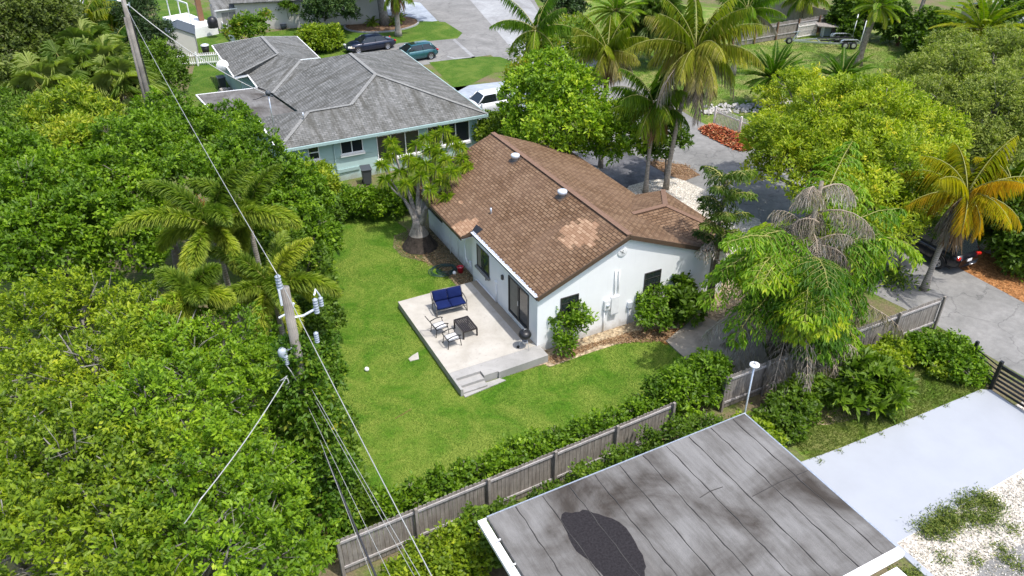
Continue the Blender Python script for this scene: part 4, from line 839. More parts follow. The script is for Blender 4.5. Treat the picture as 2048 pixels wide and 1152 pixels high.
# boat trailer
ta = at(1572, 92, 0); tb = at(1712, 92, 0); ang = math.atan2(tb.y-ta.y, tb.x-ta.x); Lt = (tb-ta).length
bt = thing('boat_trailer', 'silver tandem axle boat trailer with two upright guide poles on the dry grass', 'trailer', (ta.x, ta.y, 0), ang)
f_ = MB()
for s in (-1, 1): f_.beam((.6, s*.06, .5), (Lt*.62, s*.95, .5), .08, .14).beam((Lt*.62, s*.95, .5), (Lt, s*.95, .5), .08, .14)
for x in (Lt*.45, Lt*.6, Lt*.75, Lt*.97): w_ = .95*min(1, (x-.6)/(Lt*.62-.6)); f_.beam((x, -w_, .5), (x, w_, .5), .06, .08)
f_.beam((-.3, 0, .5), (1.0, 0, .5), .08, .1); f_.build('frame', 'metal', bt)
for s in (-1, 1):
    MB().beam((Lt*.45, s*.45, .66), (Lt*.98, s*.55, .66), .16, .10).build('bunk', 'black', bt)
    gp = MB().tube([(Lt*.985, s*1.1, .5), (Lt*1.0, s*1.12, 2.7)], .045, 8).build('guide_pole', 'whitepaint', bt, True)
    fe = MB(); pts = [(Lt*.70, .62), (Lt*.71, .80), (Lt*.74, .9), (Lt*.93, .9), (Lt*.96, .80), (Lt*.965, .62)]
    for i in range(5): fe.beam((pts[i][0], s*1.18, pts[i][1]), (pts[i+1][0], s*1.18, pts[i+1][1]), .28, .04, (0, 1, 0) if 0 else (0, 0, 1))
    fe.build('fender', 'metal', bt)
    for x in (Lt*.775, Lt*.89):
        wh_ = MB().lathe([(.2, -.09), (.33, -.09), (.35, 0), (.33, .09), (.2, .09)], (x, s*1.18, .35), 20, 'y').build('wheel', 'tyre', bt, True)
        MB().lathe([(0, .0), (.1, .02), (.2, 0)], (x, s*1.18-s*-.08, .35), 16, 'y').lathe([(0, .0), (.1, -.02), (.2, 0)], (x, s*1.18-.08, .35), 16, 'y').build('rim', 'rim', wh_, True)
wi = MB().beam((.5, 0, .5), (1.0, 0, 1.35), .12, .12).beam((.5, 0, 1.3), (1.1, 0, 1.4), .1, .06).build('winch_stand', 'metal', bt)
sw_ = MB().lathe([(.15, -.08), (.32, -.08), (.34, 0), (.32, .08), (.15, .08)], (.15, -.15, .55), 20, 'y').build('spare_wheel', 'tyre', bt, True); MB().lathe([(0, 0), (.16, 0)], (.15, -.24, .55), 16, 'y').build('rim', 'rim', sw_)
uq = at(1652, 74, 0); ut = thing('utility_cart', 'flat wooden topped cart with a white wheel beside the dark shrubs behind the trailer', 'cart', (uq.x, uq.y, 0), R(-30))
MB().box((0, 0, 1.15), (2.4, 1.5, .08), 0, 0, .06).build('deck', 'fence', ut); MB().box((0, .4, .55), (1.0, .06, 1.1)).box((-.4, .1, .55), (.06, .6, 1.1)).build('stand', 'greymetal', ut)
wq = MB().lathe([(0, -.08), (.25, -.08), (.28, 0), (.25, .08), (0, .08)], (.5, -.45, .28), 18, 'y').build('wheel', 'whitepaint', ut, True)

# ================================================================== BINS, FURNITURE FAR
def bin_(p, rz, lab, s=1.0, grp=None):
    t = thing('wheelie_bin', lab, 'bin', (p.x, p.y, 0), rz, grp)
    b_ = MB(); vs_ = [(x*w_, y*d_, z) for z, w_, d_ in ((.06, .23, .26), (1.0*s, .30, .36)) for x, y in ((-1, -1), (1, -1), (1, 1), (-1, 1))]
    b_.add(vs_, [(0, 3, 2, 1), (4, 5, 6, 7), (0, 1, 5, 4), (1, 2, 6, 5), (2, 3, 7, 6), (3, 0, 4, 7)]); b_.build('body', 'greyplastic', t, bevel=.03)
    MB().box((0, .0, 1.03*s), (.66, .8, .06), 0, .06).box((0, .34, 1.0*s), (.5, .08, .08)).build('lid', 'greyplastic', t, bevel=.02)
    for x in (-.26, .26): MB().lathe([(0, -.03), (.12, -.03), (.12, .03), (0, .03)], (x, .28, .12), 14, 'x').build('wheel', 'tyre', t)
bin_(at(735, 368, 0), R(-8), 'dark grey wheelie bin against the teal wall by the hedge', 1.08)
bin_(at(446, 178, 0), R(5), 'dark blue grey wheelie bin beside the far teal wing'); bin_(at(540, 50, 0), R(10), 'dark wheelie bin against the beige wall by the wicker chairs')
kp = at(452, 190, 0); t = thing('recycling_crate', 'black crate heaped with yellow and white clutter beside the wheelie bin', 'crate', (kp.x, kp.y-.6, 0), R(5))
MB().box((0, 0, .3), (1.1, .7, .6)).build('crate', 'greyplastic', t, bevel=.03)
cl = MB()
random.seed(9)
for i in range(14): cl.box((random.uniform(-.4, .4), random.uniform(-.25, .25), .62+random.uniform(0, .1)), (.2, .15, .14), random.uniform(0, 3), random.uniform(0, 1))
cl.build('contents', 'rock', t)
for (q, lab) in (((571, 48), 'round backed wicker chair nearest the wheelie bin'), ((583, 45), 'round backed wicker chair against the white panel')):
    p = at(*q); t = thing('wicker_chair', lab, 'chair', (p.x, p.y, 0), R(-60), 'wicker chairs by the beige house')
    MB().lathe([(0, .42), (.3, .42), (.36, .46), (.36, .5), (0, .5)], (0, 0, 0), 14).build('seat', 'wicker', t, True)
    bk_ = MB()
    for i in range(9): a_ = R(20+i*17.5); bk_.tube([(.34*math.cos(a_), .34*math.sin(a_), .48), (.42*math.cos(a_), .42*math.sin(a_), 1.0)], .02, 5)
    bk_.tube([(.42*math.cos(R(20+i*14)), .42*math.sin(R(20+i*14)), 1.0) for i in range(11)], .03, 6); bk_.build('backrest', 'wicker', t)
    for a_ in (45, 135, 225, 315): MB().tube([(.28*math.cos(R(a_)), .28*math.sin(R(a_)), .44), (.32*math.cos(R(a_)), .32*math.sin(R(a_)), 0)], .02, 5).build('leg', 'wicker', t)
p = at(568, 58, 0); t = thing('planter', 'dark round pot in front of the wicker chairs', 'pot', (p.x, p.y, 0)); MB().lathe([(0, 0), (.25, 0), (.33, .5), (.3, .5), (0, .42)], (0, 0, 0), 16).build('pot', 'greyplastic', t, True)
p = at(413, 108, 0); t = thing('waste_barrel', 'round black bin with a grey lid beside the small grey shed', 'bin', (p.x, p.y, 0)); MB().lathe([(0, 0), (.3, 0), (.36, .8), (0, .8)], (0, 0, 0), 16).build('body', 'black', t, True); MB().lathe([(.4, .8), (.4, .86), (.2, .95), (0, .96)], (0, 0, 0), 16).build('lid', 'greymetal', t, True)
p = at(1458, 486, 0); o = MB().lathe([(0, 0), (.5, .1), (.55, .25), (.35, .42), (0, .46)], (0, 0, 0), 10).build('boulder', 'wicker', None, True); o.location = (p.x, p.y, 0); prop(o, 'tan boulder on the gravel beside the porch roof corner', 'boulder')
# ================================================================== POLES AND WIRES
up1 = thing('utility_pole', 'near weathered wooden utility pole with pale blue insulators above the vines', 'utility pole', (-10.9, -5.5, 0))
MB().tube([(0, 0, 0), (0, 0, 5), (0, 0, 9.75)], [.17, .15, .125], 14).build('pole', 'pole', up1, True)
def insul(parent, c, r_, h, n=5, axis='z'):
    r_ *= .68; h *= .9
    pr_ = []
    for i in range(n): z = i*h/n; pr_ += [(r_*.55, z), (r_, z+.3*h/n), (r_, z+.55*h/n), (r_*.55, z+.8*h/n)]
    pr_ += [(r_*.5, h), (0, h)]
    return MB().lathe(pr_, c, 14, axis).build('insulator', 'porcelain', parent, True)
insul(up1, (-.12, .02, 9.72), .12, .50); MB().box((-.16, -.02, 9.5), (.06, .1, .5)).build('bracket', 'greymetal', up1)
MB().tube([(-.3, 0, 8.85), (.0, 0, 8.95)], .03, 6).tube([(0, 0, 8.75), (.35, -.05, 8.75), (.7, -.1, 8.9)], .035, 6).tube([(.1, 0, 9.1), (.16, 0, 9.2)], .04, 6).build('crossarm', 'greymetal', up1)
insul(up1, (.72, -.12, 8.75), .11, .55, 6); insul(up1, (.9, .02, 8.85), .1, .35, 4); MB().tube([(.72, -.12, 9.35), (.8, 0, 9.45), (.9, .02, 9.2)], .025, 6).build('jumper', 'greymetal', up1)
insul(up1, (.55, -.35, 7.95), .1, .4, 5); MB().lathe([(.08, 0), (.12, .06), (.13, .22), (.09, .29), (0, .31)], (-.40, -.1, 7.6), 14).build('arrester', 'porcelain', up1, True); insul(up1, (-.35, -.2, 7.4), .1, .35, 5)
MB().tube([(-.45, -.1, 7.75), (0, 0, 7.8)], .03, 6).build('arm', 'greymetal', up1)
MB().tube([(-.45, -.1, 7.55), (-.3, -.3, 7.2), (-.15, -.2, 6.6)], .015, 5).build('lead_wire', 'wire', up1)
p2 = thing('utility_pole', 'far grey utility pole with two bundled poles at the top left beside a dark tree', 'utility pole', (-12.0, 30.0, 0))
z2 = zat(233, -6, -12, 30)
MB().tube([(0, 0, 0), (0, 0, z2)], [.17, .14], 12).build('pole', 'pole', p2, True)
MB().tube([(-.32, .1, 0), (-.14, .05, z2-1.2)], [.12, .10], 10).build('pole', 'pole', p2, True)
for dx in (.22, .27): MB().tube([(dx, 0, 0), (dx*.75, 0, z2-.8)], .02, 6).build('conduit', 'blackwire', p2)
MB().tube([(0, 0, z2-.5), (.25, -.1, z2-.5)], .04, 6).tube([(0, 0, z2-.3), (-.35, 0, z2-.2)], .04, 6).build('crossarm', 'greymetal', p2); insul(p2, (.26, -.1, z2-.62), .07, .28, 4)
def wire(lab, a, b_, sag, r_, m='wire', grp=None, n=26, nm='overhead_wire'):
    a = Vector(a); b_ = Vector(b_); mb = MB(); pts = [a.lerp(b_, i/n)-Vector((0, 0, sag*4*(i/n)*(1-i/n))) for i in range(n+1)]
    return prop(mb.tube(pts, r_, 5).build(nm, m, None, True), lab, 'wire', grp)
top1 = (-11.02, -5.48, 10.2)
wire('bright single power line from the far pole down to the near pole top', (-12.05, 30, z2-.15), top1, .35, .012)
wire('bright single power line running from the near pole over the lawn edge', top1, (-10.6, -42, 10.6), .5, .011)
wire('pale service cable sloping from the far pole to the mast on the teal roof', (-11.8, 30, z2-.5), mh, .5, .028)
wire('short dark cable end at the mast above the teal roof', mh+Vector((-.25, 0, 0)), mh+Vector((-.9, .3, -.25)), .05, .02, 'blackwire')
def wx(px_, py_, x):    # point on a plane x = const under a pixel
    d_ = CM @ Vector(((px_-1024)/FPX, -(py_-576)/FPX, -1)); t_ = (x-CAM.x)/d_.x; return CAM+d_*t_
g_ = 'telephone cables strung low over the vines'
def run(lab, q0, q1, z0, r_, m, x1=None):
    a = at(q0[0], q0[1], z0); b_ = at(q1[0], q1[1], z0-.1); e_ = b_+(b_-a)*.35; return wire(lab, a, e_, .05, r_, m, g_)
run('thickest black telephone cable over the end of the board fence', (648, 905), (752, 1152), 5.6, .030, 'blackwire')
run('thin black cable just beside the thickest telephone cable', (640, 880), (744, 1152), 5.7, .007, 'wire')
run('thin pale wire crossing the fence left of the white drop wire', (600, 745), (800, 1100), 6.2, .007, 'wire')
run('thin pale wire nearest the lawn with a kink, crossing the hedge', (590, 720), (822, 1120), 6.5, .008, 'wire')
run('thin greenish wire between the thick cable and the kinked wire', (605, 790), (775, 1140), 6.0, .007, 'wire')
a = at(574, 752, 8.3); b_ = at(400, 1000, 8.4); c_ = at(368, 1048, 8.0)
wire('white twisted service drop sloping down left over the near canopy', a, b_, .12, .015, 'wire'); wire('lower thin end of the white service drop entering the near canopy', b_, c_, .02, .012)
lpq = MB().tube([a, at(560, 762, 8.3), at(575, 757, 8.4), at(578, 765, 8.3), at(572, 770, 8.2)], .014, 5).build('wire_loop', 'wire', None, True); prop(lpq, 'curled white wire loop where the service drop leaves the near pole', 'wire')
lpq = MB().tube([at(572, 722, 6.6), at(585, 720, 6.7), at(592, 728, 6.5), at(596, 745, 6.2)], .02, 5).build('wire_loop', 'wire', None, True); prop(lpq, 'pale bent bracket wire on the vines under the near pole', 'wire')

# ================================================================== VEGETATION
def nz(v):
    return v/(np.linalg.norm(v, axis=-1, keepdims=True)+1e-9)
def crown(name, lobes, dens, LL, LW, nl, mat, parent, flush=0., tlo=.0, thi=.8, csz=.10, low=-.35, spread=.95, jag=.30, flat=.88, sub=1., rlo=.62):
    """leaf rosettes spread through the outer shell of the given lobes (centre, radius)"""
    Ps, Ax, Tt = [], [], []
    C_ = np.array([[*l[0]] for l in lobes]); Rr = np.array([l[1] for l in lobes])
    for i, (c, r_) in enumerate(lobes):
        rs = min(.52, r_*.34)*sub; m = max(8, int(9.5*r_*r_/(rs*rs)*.62)); e = nz(rng.normal(size=(m*2, 3))); e = e[e[:, 2] > low-.05][:m]; m = len(e)
        rc = r_*rng.uniform(rlo, .98, m); ss = rs*rng.uniform(.65, 1.35, m); tn = rng.normal(0, .13, m)
        n = int(dens*1.35*4*math.pi*r_*r_*.75); w_ = ss**2; q = rng.choice(m, n, p=w_/w_.sum()); d = nz(rng.normal(size=(n, 3))+e[q]*.75+np.array([0, 0, .35]))
        inn_ = rng.random(n) < .16; p = e[q]*rc[q][:, None]+d*(ss[q]*(1-np.abs(rng.normal(0, .16, n))))[:, None]; p = np.where(inn_[:, None], e[q]*(rc[q]*rng.uniform(.5, .8, n))[:, None], p)
        p = np.array(c)+p*np.array([1, 1, flat]); keep = np.ones(n, bool)
        for j in range(len(lobes)):
            if j != i: keep &= np.linalg.norm((p-C_[j])/np.array([1, 1, flat]), axis=1) > Rr[j]*.62
        keep &= p[:, 2] > .12
        Ps.append(p[keep]); Ax.append(nz(d*.8+np.array([0, 0, .45])+rng.normal(0, .25, (n, 3)))[keep]); Tt.append((rng.normal(0, .06)+tn[q])[keep])
    P = np.concatenate(Ps); A = np.concatenate(Ax); T = np.concatenate(Tt); n = len(P)
    # patchy colour flushes that belong to whole twigs
    f1 = np.sin(P[:, 0]*1.3+P[:, 2])*np.cos(P[:, 1]*1.1-P[:, 2]*.7)+rng.normal(0, .45, n)
    base = tlo+(thi-tlo)*(.35+.16*f1+T*.6)+rng.normal(0, .07, n)+flush*(rng.random(n) < .12)
    P = np.repeat(P, nl, 0)+rng.normal(0, csz, (n*nl, 3)); A2 = np.repeat(A, nl, 0)
    t1 = nz(np.cross(A2, rng.normal(size=A2.shape))); ang = rng.uniform(.25, spread, n*nl)*1.25
    D = A2*np.cos(ang)[:, None]+t1*np.sin(ang)[:, None]; N = nz(A2*.8+np.array([0, 0, .5])-t1*.25+rng.normal(0, .22, A2.shape))
    return leaves(name, P, D, N, LL*1.25*np.repeat(rng.uniform(.7, 1.35, n), nl)*rng.uniform(.65, 1.25, n*nl), LW*1.4*rng.uniform(.75, 1.25, n*nl), np.repeat(base, nl)+rng.normal(0, .10, n*nl), mat, parent)
def bvec(a, b_, k=.25):
    m = a.lerp(b_, .5)+Vector((rng.uniform(-k, k), rng.uniform(-k, k), rng.uniform(0, k))); return [a, m, b_]
def tree(name, label, cat, base, lobes, dens=9, LL=.16, LW=.07, nl=9, mat='lf_bright', flush=0, tr=.22, barkm='bark', group=None, twigs=0, z0=0, part='crown', **kw):
    L_ = [(at(px_, py_, z) if not isinstance(px_, Vector) else px_, r_) for px_, py_, z, r_ in lobes]
    if base is None: c = sum((l[0] for l in L_), Vector((0, 0, 0)))/len(L_); base = Vector((c.x, c.y, 0))
    elif len(base) == 2: base = at(base[0], base[1], 0)
    base = Vector((base[0], base[1], z0)); t = wthing(name, label, cat, tuple(base), group)
    tb_ = MB(); cen = sum((l[0] for l in L_), Vector((0, 0, 0)))/len(L_); fork = base.lerp(cen, .35); fork.z = max(.25, cen.z*.38)
    if tr: tb_.tube([base, base.lerp(fork, .5)+Vector((.05, .03, 0)), fork], [tr*1.35, tr, tr*.85], 9)
    rr_ = tr if tr else .04
    for l, r_ in L_:
        k_ = max(.15, r_*.25); pts = bvec(fork if tr else base, l, k_); tb_.tube(pts, [rr_*.6, rr_*.42, rr_*.22], 6)
        for j in range(2+twigs):
            dd = Vector(rng.normal(size=3)); dd.z = abs(dd.z)*.8; dd.normalize(); e_ = l+dd*r_*rng.uniform(.75, 1.08); pp = bvec(l.lerp(pts[1], .3), e_, k_); tb_.tube(pp, [rr_*.24, rr_*.15, .012], 5)
            for q in range(2):
                d3 = (dd+Vector(rng.normal(size=3))*.5).normalized(); m3 = pp[1]+d3*r_*.3+Vector(rng.normal(0, .06, 3)); tb_.tube([pp[1], m3, m3+(d3+Vector(rng.normal(0, .35, 3))).normalized()*r_*.32], [rr_*.07+.006, .010, .005], 4)
    tb_.build('trunk' if tr and tr > .08 else 'stem', barkm, t, True)
    crown(part, [(tuple(l), r_) for l, r_ in L_], dens, LL, LW, nl, mat, t, flush, **kw); return t

# ---------- palms
def frond_arrays(base, az, el, length, droop, nleaf, ll, lw, style='feather', tint=.5, seg=14):
    t = np.linspace(0, 1, seg+1); e = el-droop*t**1.35; ds = length/seg; hz = np.array([math.cos(az), math.sin(az)])
    dirs = np.stack([np.cos(e)*hz[0], np.cos(e)*hz[1], np.sin(e)], 1); pts = np.vstack([[0, 0, 0], np.cumsum(dirs[:-1]*ds, 0)])+np.array(base)
    u = rng.uniform(.12, 1, nleaf) if style == 'plume' else np.repeat(np.linspace(.13, 1, nleaf//2), 2)[:nleaf]
    n = len(u); idx = np.clip((u*seg).astype(int), 0, seg-1); fr_ = u*seg-idx; P = pts[idx]*(1-fr_)[:, None]+pts[idx+1]*fr_[:, None]; T = nz(dirs[idx])
    side = np.array([-hz[1], hz[0], 0.]); sg = np.where(np.arange(n) % 2 == 0, 1., -1.)[:, None]; upv = nz(np.cross(np.broadcast_to(side, T.shape), T)*-1)
    prof = (np.sin(np.pi*(u*.80+.14))**.7)[:, None]
    if style == 'plume':
        a = rng.uniform(0, 2*np.pi, n)[:, None]; D = nz((side*np.cos(a)+upv*np.sin(a))*1.0+T*.75+np.array([0, 0, -.12])); N = nz(upv+rng.normal(0, .4, D.shape))
    elif style == 'date': D = nz(side*sg*.8+T*.75+upv*.28+rng.normal(0, .06, T.shape)); N = nz(upv+side*sg*-.3)
    else: D = nz(side*sg*(.62)+T*.45+upv*.05+np.array([0, 0, -.62])+rng.normal(0, .10, T.shape)); N = nz(upv+side*sg*.5+rng.normal(0, .12, T.shape))
    return pts, P, D, N, (ll*prof[:, 0]*rng.uniform(.88, 1.08, n)), np.full(n, lw), np.clip(tint+rng.normal(0, .09, n)+.12*(u-.5), 0, 1)
def palm(name, label, base, top, nf, length, ll, lw, nleaf, mat, style='feather', tint=(.2, .8), r=.16, barkm='palmbark', el=(-.5, 1.35), droop=(1.0, 1.7), dead=0, deadmat='dead', skirt=0, cat='palm', group=None, bend=.6, tdroop=.45, flare=1.5, azs=None, shaft=None, dlen=.8):
    base = Vector(base); top = Vector(top); t = wthing(name, label, cat, tuple(base), group)
    tb_ = MB(); pts = []; n = 10
    for i in range(n+1):
        k = i/n; q = base.lerp(top, k); q.x = base.x+(top.x-base.x)*k**(1+bend); q.y = base.y+(top.y-base.y)*k**(1+bend); pts.append(q)
    rad = [r*(flare-(flare-1)*min(1, i/2.)) if i < 2 else r*(1-.25*i/n) for i in range(n+1)]
    tb_.tube(pts, rad, 12); tb_.build('trunk', barkm, t, True)
    if shaft: MB().tube([top-Vector((0, 0, .1)), top+Vector((0, 0, shaft))], [r*.95, r*.5], 10).build('crownshaft', 'stalk', t, True)
    A = []; st = MB(); top2 = top+Vector((0, 0, shaft or 0))
    for i in range(nf):
        k = (i+.5)/nf; e = el[1]+(el[0]-el[1])*k**.85+rng.uniform(-.08, .08); az = i*2.39996+rng.uniform(-.2, .2) if azs is None else azs[i % len(azs)]+rng.uniform(-.15, .15)
        L_ = length*(.72+.28*math.sin(math.pi*min(1, k+.25)))*rng.uniform(.9, 1.08)
        f = frond_arrays(top2, az, e, L_, rng.uniform(*droop)*(.65+.35*k), nleaf, ll, lw, style, tint[0]+(tint[1]-tint[0])*(k if rng.random() < .8 else rng.random()))
        A.append(f); st.tube([Vector(q) for q in f[0][::2]], list(np.linspace(.035, .008, len(f[0][::2]))), 5)
    st.build('frond_stalk', 'stalk', t, True)
    cat_ = lambda i, B_: np.concatenate([a[i] for a in B_]); leaves('crown', cat_(1, A), cat_(2, A), cat_(3, A), cat_(4, A), cat_(5, A), cat_(6, A), mat, t, .2, tdroop+(.25 if style == 'feather' else 0), .4)
    if dead:
        Bq = []; sd2 = MB()
        for i in range(dead):
            az = rng.uniform(0, 6.28); f = frond_arrays(top2-Vector((0, 0, .1)), az, rng.uniform(-1.0, -.2), length*dlen*rng.uniform(.7, 1.1), rng.uniform(.7, 1.4), int(nleaf*.7), ll*.9, lw*.8, 'feather', rng.uniform(.2, .8))
            Bq.append(f); sd2.tube([Vector(q) for q in f[0][::2]], list(np.linspace(.03, .008, len(f[0][::2]))), 5)
        sd2.build('dead_stalk', 'deadstalk', t, True); leaves('dead_frond', cat_(1, Bq), cat_(2, Bq), cat_(3, Bq), cat_(4, Bq), cat_(5, Bq), cat_(6, Bq), deadmat, t, .2, .9, .4)
    if skirt:     # dry fronds hanging down round the stem
        n = 420; az = rng.uniform(0, 6.28, n); h = rng.uniform(0, skirt, n); P = np.array(top)[None, :]+np.stack([np.cos(az)*.22, np.sin(az)*.22, -h], 1); D = nz(np.stack([np.cos(az)*.25, np.sin(az)*.25, -np.ones(n)], 1)+rng.normal(0, .1, (n, 3)))
        leaves('dead_skirt', P, D, np.stack([np.cos(az), np.sin(az), np.zeros(n)], 1), rng.uniform(.6, 1.3, n), .07, rng.uniform(.1, .9, n), 'deadbrown', t)
    return t
def fanpalm(name, label, base, h, nf, rad, mat='fr_fan', r=.17, group=None, tint=(.2, .8), barkm='shag', dead=0):
    base = Vector(base); top = base+Vector((0, 0, h)); t = wthing(name, label, 'palm', tuple(base), group)
    MB().tube([base, base.lerp(top, .5), top], [r*1.3, r, r], 10).build('trunk', barkm, t, True); st = MB(); P, D, N, L_, T = [], [], [], [], []
    for i in range(nf):
        k = (i+.5)/nf; e = 1.3-2.1*k; az = i*2.39996+rng.uniform(-.2, .2); d = np.array([math.cos(e)*math.cos(az), math.cos(e)*math.sin(az), math.sin(e)]); pl = rad*rng.uniform(.55, .8)
        hub = np.array(top)+d*pl-np.array([0, 0, .15*k]); st.tube([top, Vector(hub)], [.03, .015], 5); side = nz(np.cross(d, [0, 0, 1.])); upv = np.cross(side, d); m = 34; a = np.linspace(-2.2, 2.2, m)
        Dd = np.cos(a)[:, None]*d+np.sin(a)[:, None]*side-upv*.25*(np.abs(a)/2.2)[:, None]; P.append(np.tile(hub, (m, 1))); D.append(Dd+rng.normal(0, .04, Dd.shape)); N.append(np.tile(upv, (m, 1))+rng.normal(0, .15, (m, 3)))
        L_.append(rad*.62*(1-.3*(np.abs(a)/2.2))*rng.uniform(.9, 1.1, m)); T.append(np.clip(np.full(m, tint[0]+(tint[1]-tint[0])*rng.random())+rng.normal(0, .06, m), 0, 1))
    st.build('frond_stalk', 'stalk', t, True); c_ = np.concatenate; leaves('crown', c_(P), c_(D), c_(N), c_(L_), .055*rad, c_(T), mat, t, .1, .45, .45)
    if dead:
        n = 300; az = rng.uniform(0, 6.28, n); h_ = rng.uniform(0, 1.6, n); Pq = np.array(top)[None, :]+np.stack([np.cos(az)*.2, np.sin(az)*.2, -h_], 1)
        leaves('dead_skirt', Pq, np.stack([np.cos(az)*.35, np.sin(az)*.35, -np.ones(n)], 1), np.stack([np.cos(az), np.sin(az), np.zeros(n)], 1), rng.uniform(.5, 1.0, n), .08, rng.uniform(.1, .9, n), 'dead', t)
    return t
def fish_fronds(tops, mat, parent, nm, el, length, br, per, ll, lw, tint, stalkmat, dropf=1.0, stnm='frond_stalk'):
    """twice-divided fronds with ragged wedge leaflets"""
    P, D, N, L_, T = [], [], [], [], []; st = MB()
    for (tp, az, e0, L0, dr) in tops:
        seg = 10; tt = np.linspace(0, 1, seg+1); e = e0-dr*tt**1.3; ds = L0/seg; hz = np.array([math.cos(az), math.sin(az)]); dirs = np.stack([np.cos(e)*hz[0], np.cos(e)*hz[1], np.sin(e)], 1)
        pts = np.vstack([[0, 0, 0], np.cumsum(dirs[:-1]*ds, 0)])+np.array(tp); st.tube([Vector(q) for q in pts[::2]], list(np.linspace(.045, .01, 6)), 5); side = np.array([-hz[1], hz[0], 0.]); tf_ = rng.uniform(*tint)
        for i in range(br):
            u = .18+.82*i/(br-1); k = min(seg-1, int(u*seg)); p0 = pts[k]+(pts[k+1]-pts[k])*(u*seg-k if k < seg else 0); bl_ = length*math.sin(math.pi*(u*.75+.2))*rng.uniform(.85, 1.1)
            for s in (-1, 1):
                bd = nz(side*s*.8+dirs[k]*.45+np.array([0, 0, .12])+rng.normal(0, .16, 3)); m = per; v_ = np.linspace(.1, 1, m); q = p0+bd*(v_*bl_)[:, None]; q[:, 2] -= (v_**1.7)*bl_*.62*dropf
                sd3 = nz(np.cross(bd, [0, 0, 1.])); sg = np.where(np.arange(m) % 2 == 0, 1., -1.)[:, None]; P.append(q); D.append(bd*.4+sd3*sg*.55+np.array([0, 0, -.75*dropf])+rng.normal(0, .26, (m, 3)))
                N.append(np.array([0, 0, 1.])+sd3*sg*.35+rng.normal(0, .25, (m, 3))); L_.append(ll*rng.uniform(.7, 1.2, m)); T.append(np.clip(tf_+rng.normal(0, .1, m), 0, 1)); st.tube([Vector(p0), Vector(q[m//2]), Vector(q[-1])], [.012, .009, .004], 4)
    st.build(stnm, stalkmat, parent, True); c_ = np.concatenate; return leaves(nm, c_(P), c_(D), c_(N), c_(L_), lw, c_(T), mat, parent, .15, .25, .72)
V3_ = lambda x, y, z: Vector((x, y, z))
# ---------- grass blades on the backyard lawn and scattered leaves
def inpoly(P, poly):
    x, y = P[:, 0], P[:, 1]; c = np.zeros(len(P), bool); n = len(poly)
    for i in range(n):
        x1, y1 = poly[i][:2]; x2, y2 = poly[(i+1) % n][:2]; m = ((y1 > y) != (y2 > y)) & (x < (x2-x1)*(y-y1)/(y2-y1+1e-12)+x1); c ^= m
    return c
def blades(name, label, poly, per, h, mat, z=.01, lean=.5, w_=.012, tl=(.2, .7), cat='grass', kindv='stuff'):
    q = np.array([[p[0], p[1]] for p in poly]); lo, hi = q.min(0), q.max(0); n = int((hi-lo).prod()*per); P = rng.uniform(lo, hi, (n, 2)); P = P[inpoly(P, [tuple(p) for p in q])]; n = len(P)
    P = np.c_[P, np.full(n, z)]; D = nz(np.c_[rng.normal(0, lean, (n, 2)), np.ones(n)]); N = rng.normal(size=(n, 3))
    f = .5+.5*np.sin(P[:, 0]*.9+1.3*np.sin(P[:, 1]*.7))*np.cos(P[:, 1]*.8+np.sin(P[:, 0]*1.1)); t = tl[0]+(tl[1]-tl[0])*f*rng.uniform(.6, 1.3, n)+rng.normal(0, .08, n)
    return prop(leaves(name, P, D, N, h*rng.uniform(.6, 1.4, n), w_, t, mat, None, 0, .2), label, cat, None, kindv)
blades('grass', 'short bright green turf of the backyard lawn', LAWN, 1500, .055, 'blade')
blades('grass', 'unmown rough turf beside the pale blue slab', px((1545, 850), (1620, 922), (1970, 776), (1960, 700), (1880, 660), (1700, 740)), 900, .12, 'weed', .01, .7, .02, (.3, .9))
yp = [(24.9, 12), (33, 9.4), (50, 4), (56, 26), (40, 44), (33, 48), (28.5, 44), (26.4, 32), (25, 20)]
blades('grass', 'dry rough turf around the boat trailer', yp, 90, .13, 'weed', .01, .7, .03, (.1, .8))
def scatter(name, label, cat, poly, n, L_, W_, mat, hmax=.0, kind='stuff', zz=.03, flatn=1., tl=(0, 1)):
    q = np.array([[p[0], p[1]] for p in poly]); lo, hi = q.min(0), q.max(0); P = rng.uniform(lo, hi, (n*3, 2)); P = P[inpoly(P, [tuple(p) for p in q])][:n]; n = len(P); c = q.mean(0)
    dd = np.min([np.abs(np.cross(q[(i+1) % len(q)]-q[i], P-q[i]))/np.linalg.norm(q[(i+1) % len(q)]-q[i]) for i in range(len(q))], 0)
    P = np.c_[P, zz+np.minimum(hmax, dd*.6)*rng.uniform(.6, 1, n)]; D = rng.normal(size=(n, 3))*[1, 1, .3]; N = np.array([0, 0, 1.])*flatn+rng.normal(0, .35, (n, 3))
    return prop(leaves(name, P, D, N, L_*rng.uniform(.6, 1.3, n), W_, rng.uniform(*tl, n), mat, None, .2, .05), label, cat, None, kind)
lp_ = px((1400, 258), (1420, 252), (1450, 262), (1498, 278), (1502, 300), (1478, 303), (1440, 285), (1405, 268))
mound = MB(); cx_ = sum(p.x for p in lp_)/8; cy_ = sum(p.y for p in lp_)/8; k0 = [(p.x, p.y, 0) for p in lp_]; inn = [(p.x*.6+cx_*.4, p.y*.6+cy_*.4, .30) for p in lp_]
mound.add(k0+inn, [(i, (i+1) % 8, 8+(i+1) % 8, 8+i) for i in range(8)]+[tuple(range(8, 16))]); prop(mound.build('mound', 'redmulch', None), 'low heap of soil under the red fallen leaves by the picket fence', 'mound')
scatter('leaf_pile', 'long heap of red and tan fallen leaves at the street edge by the picket fence', 'leaf pile', lp_, 4500, .26, .10, 'litter', .55, None, .06)
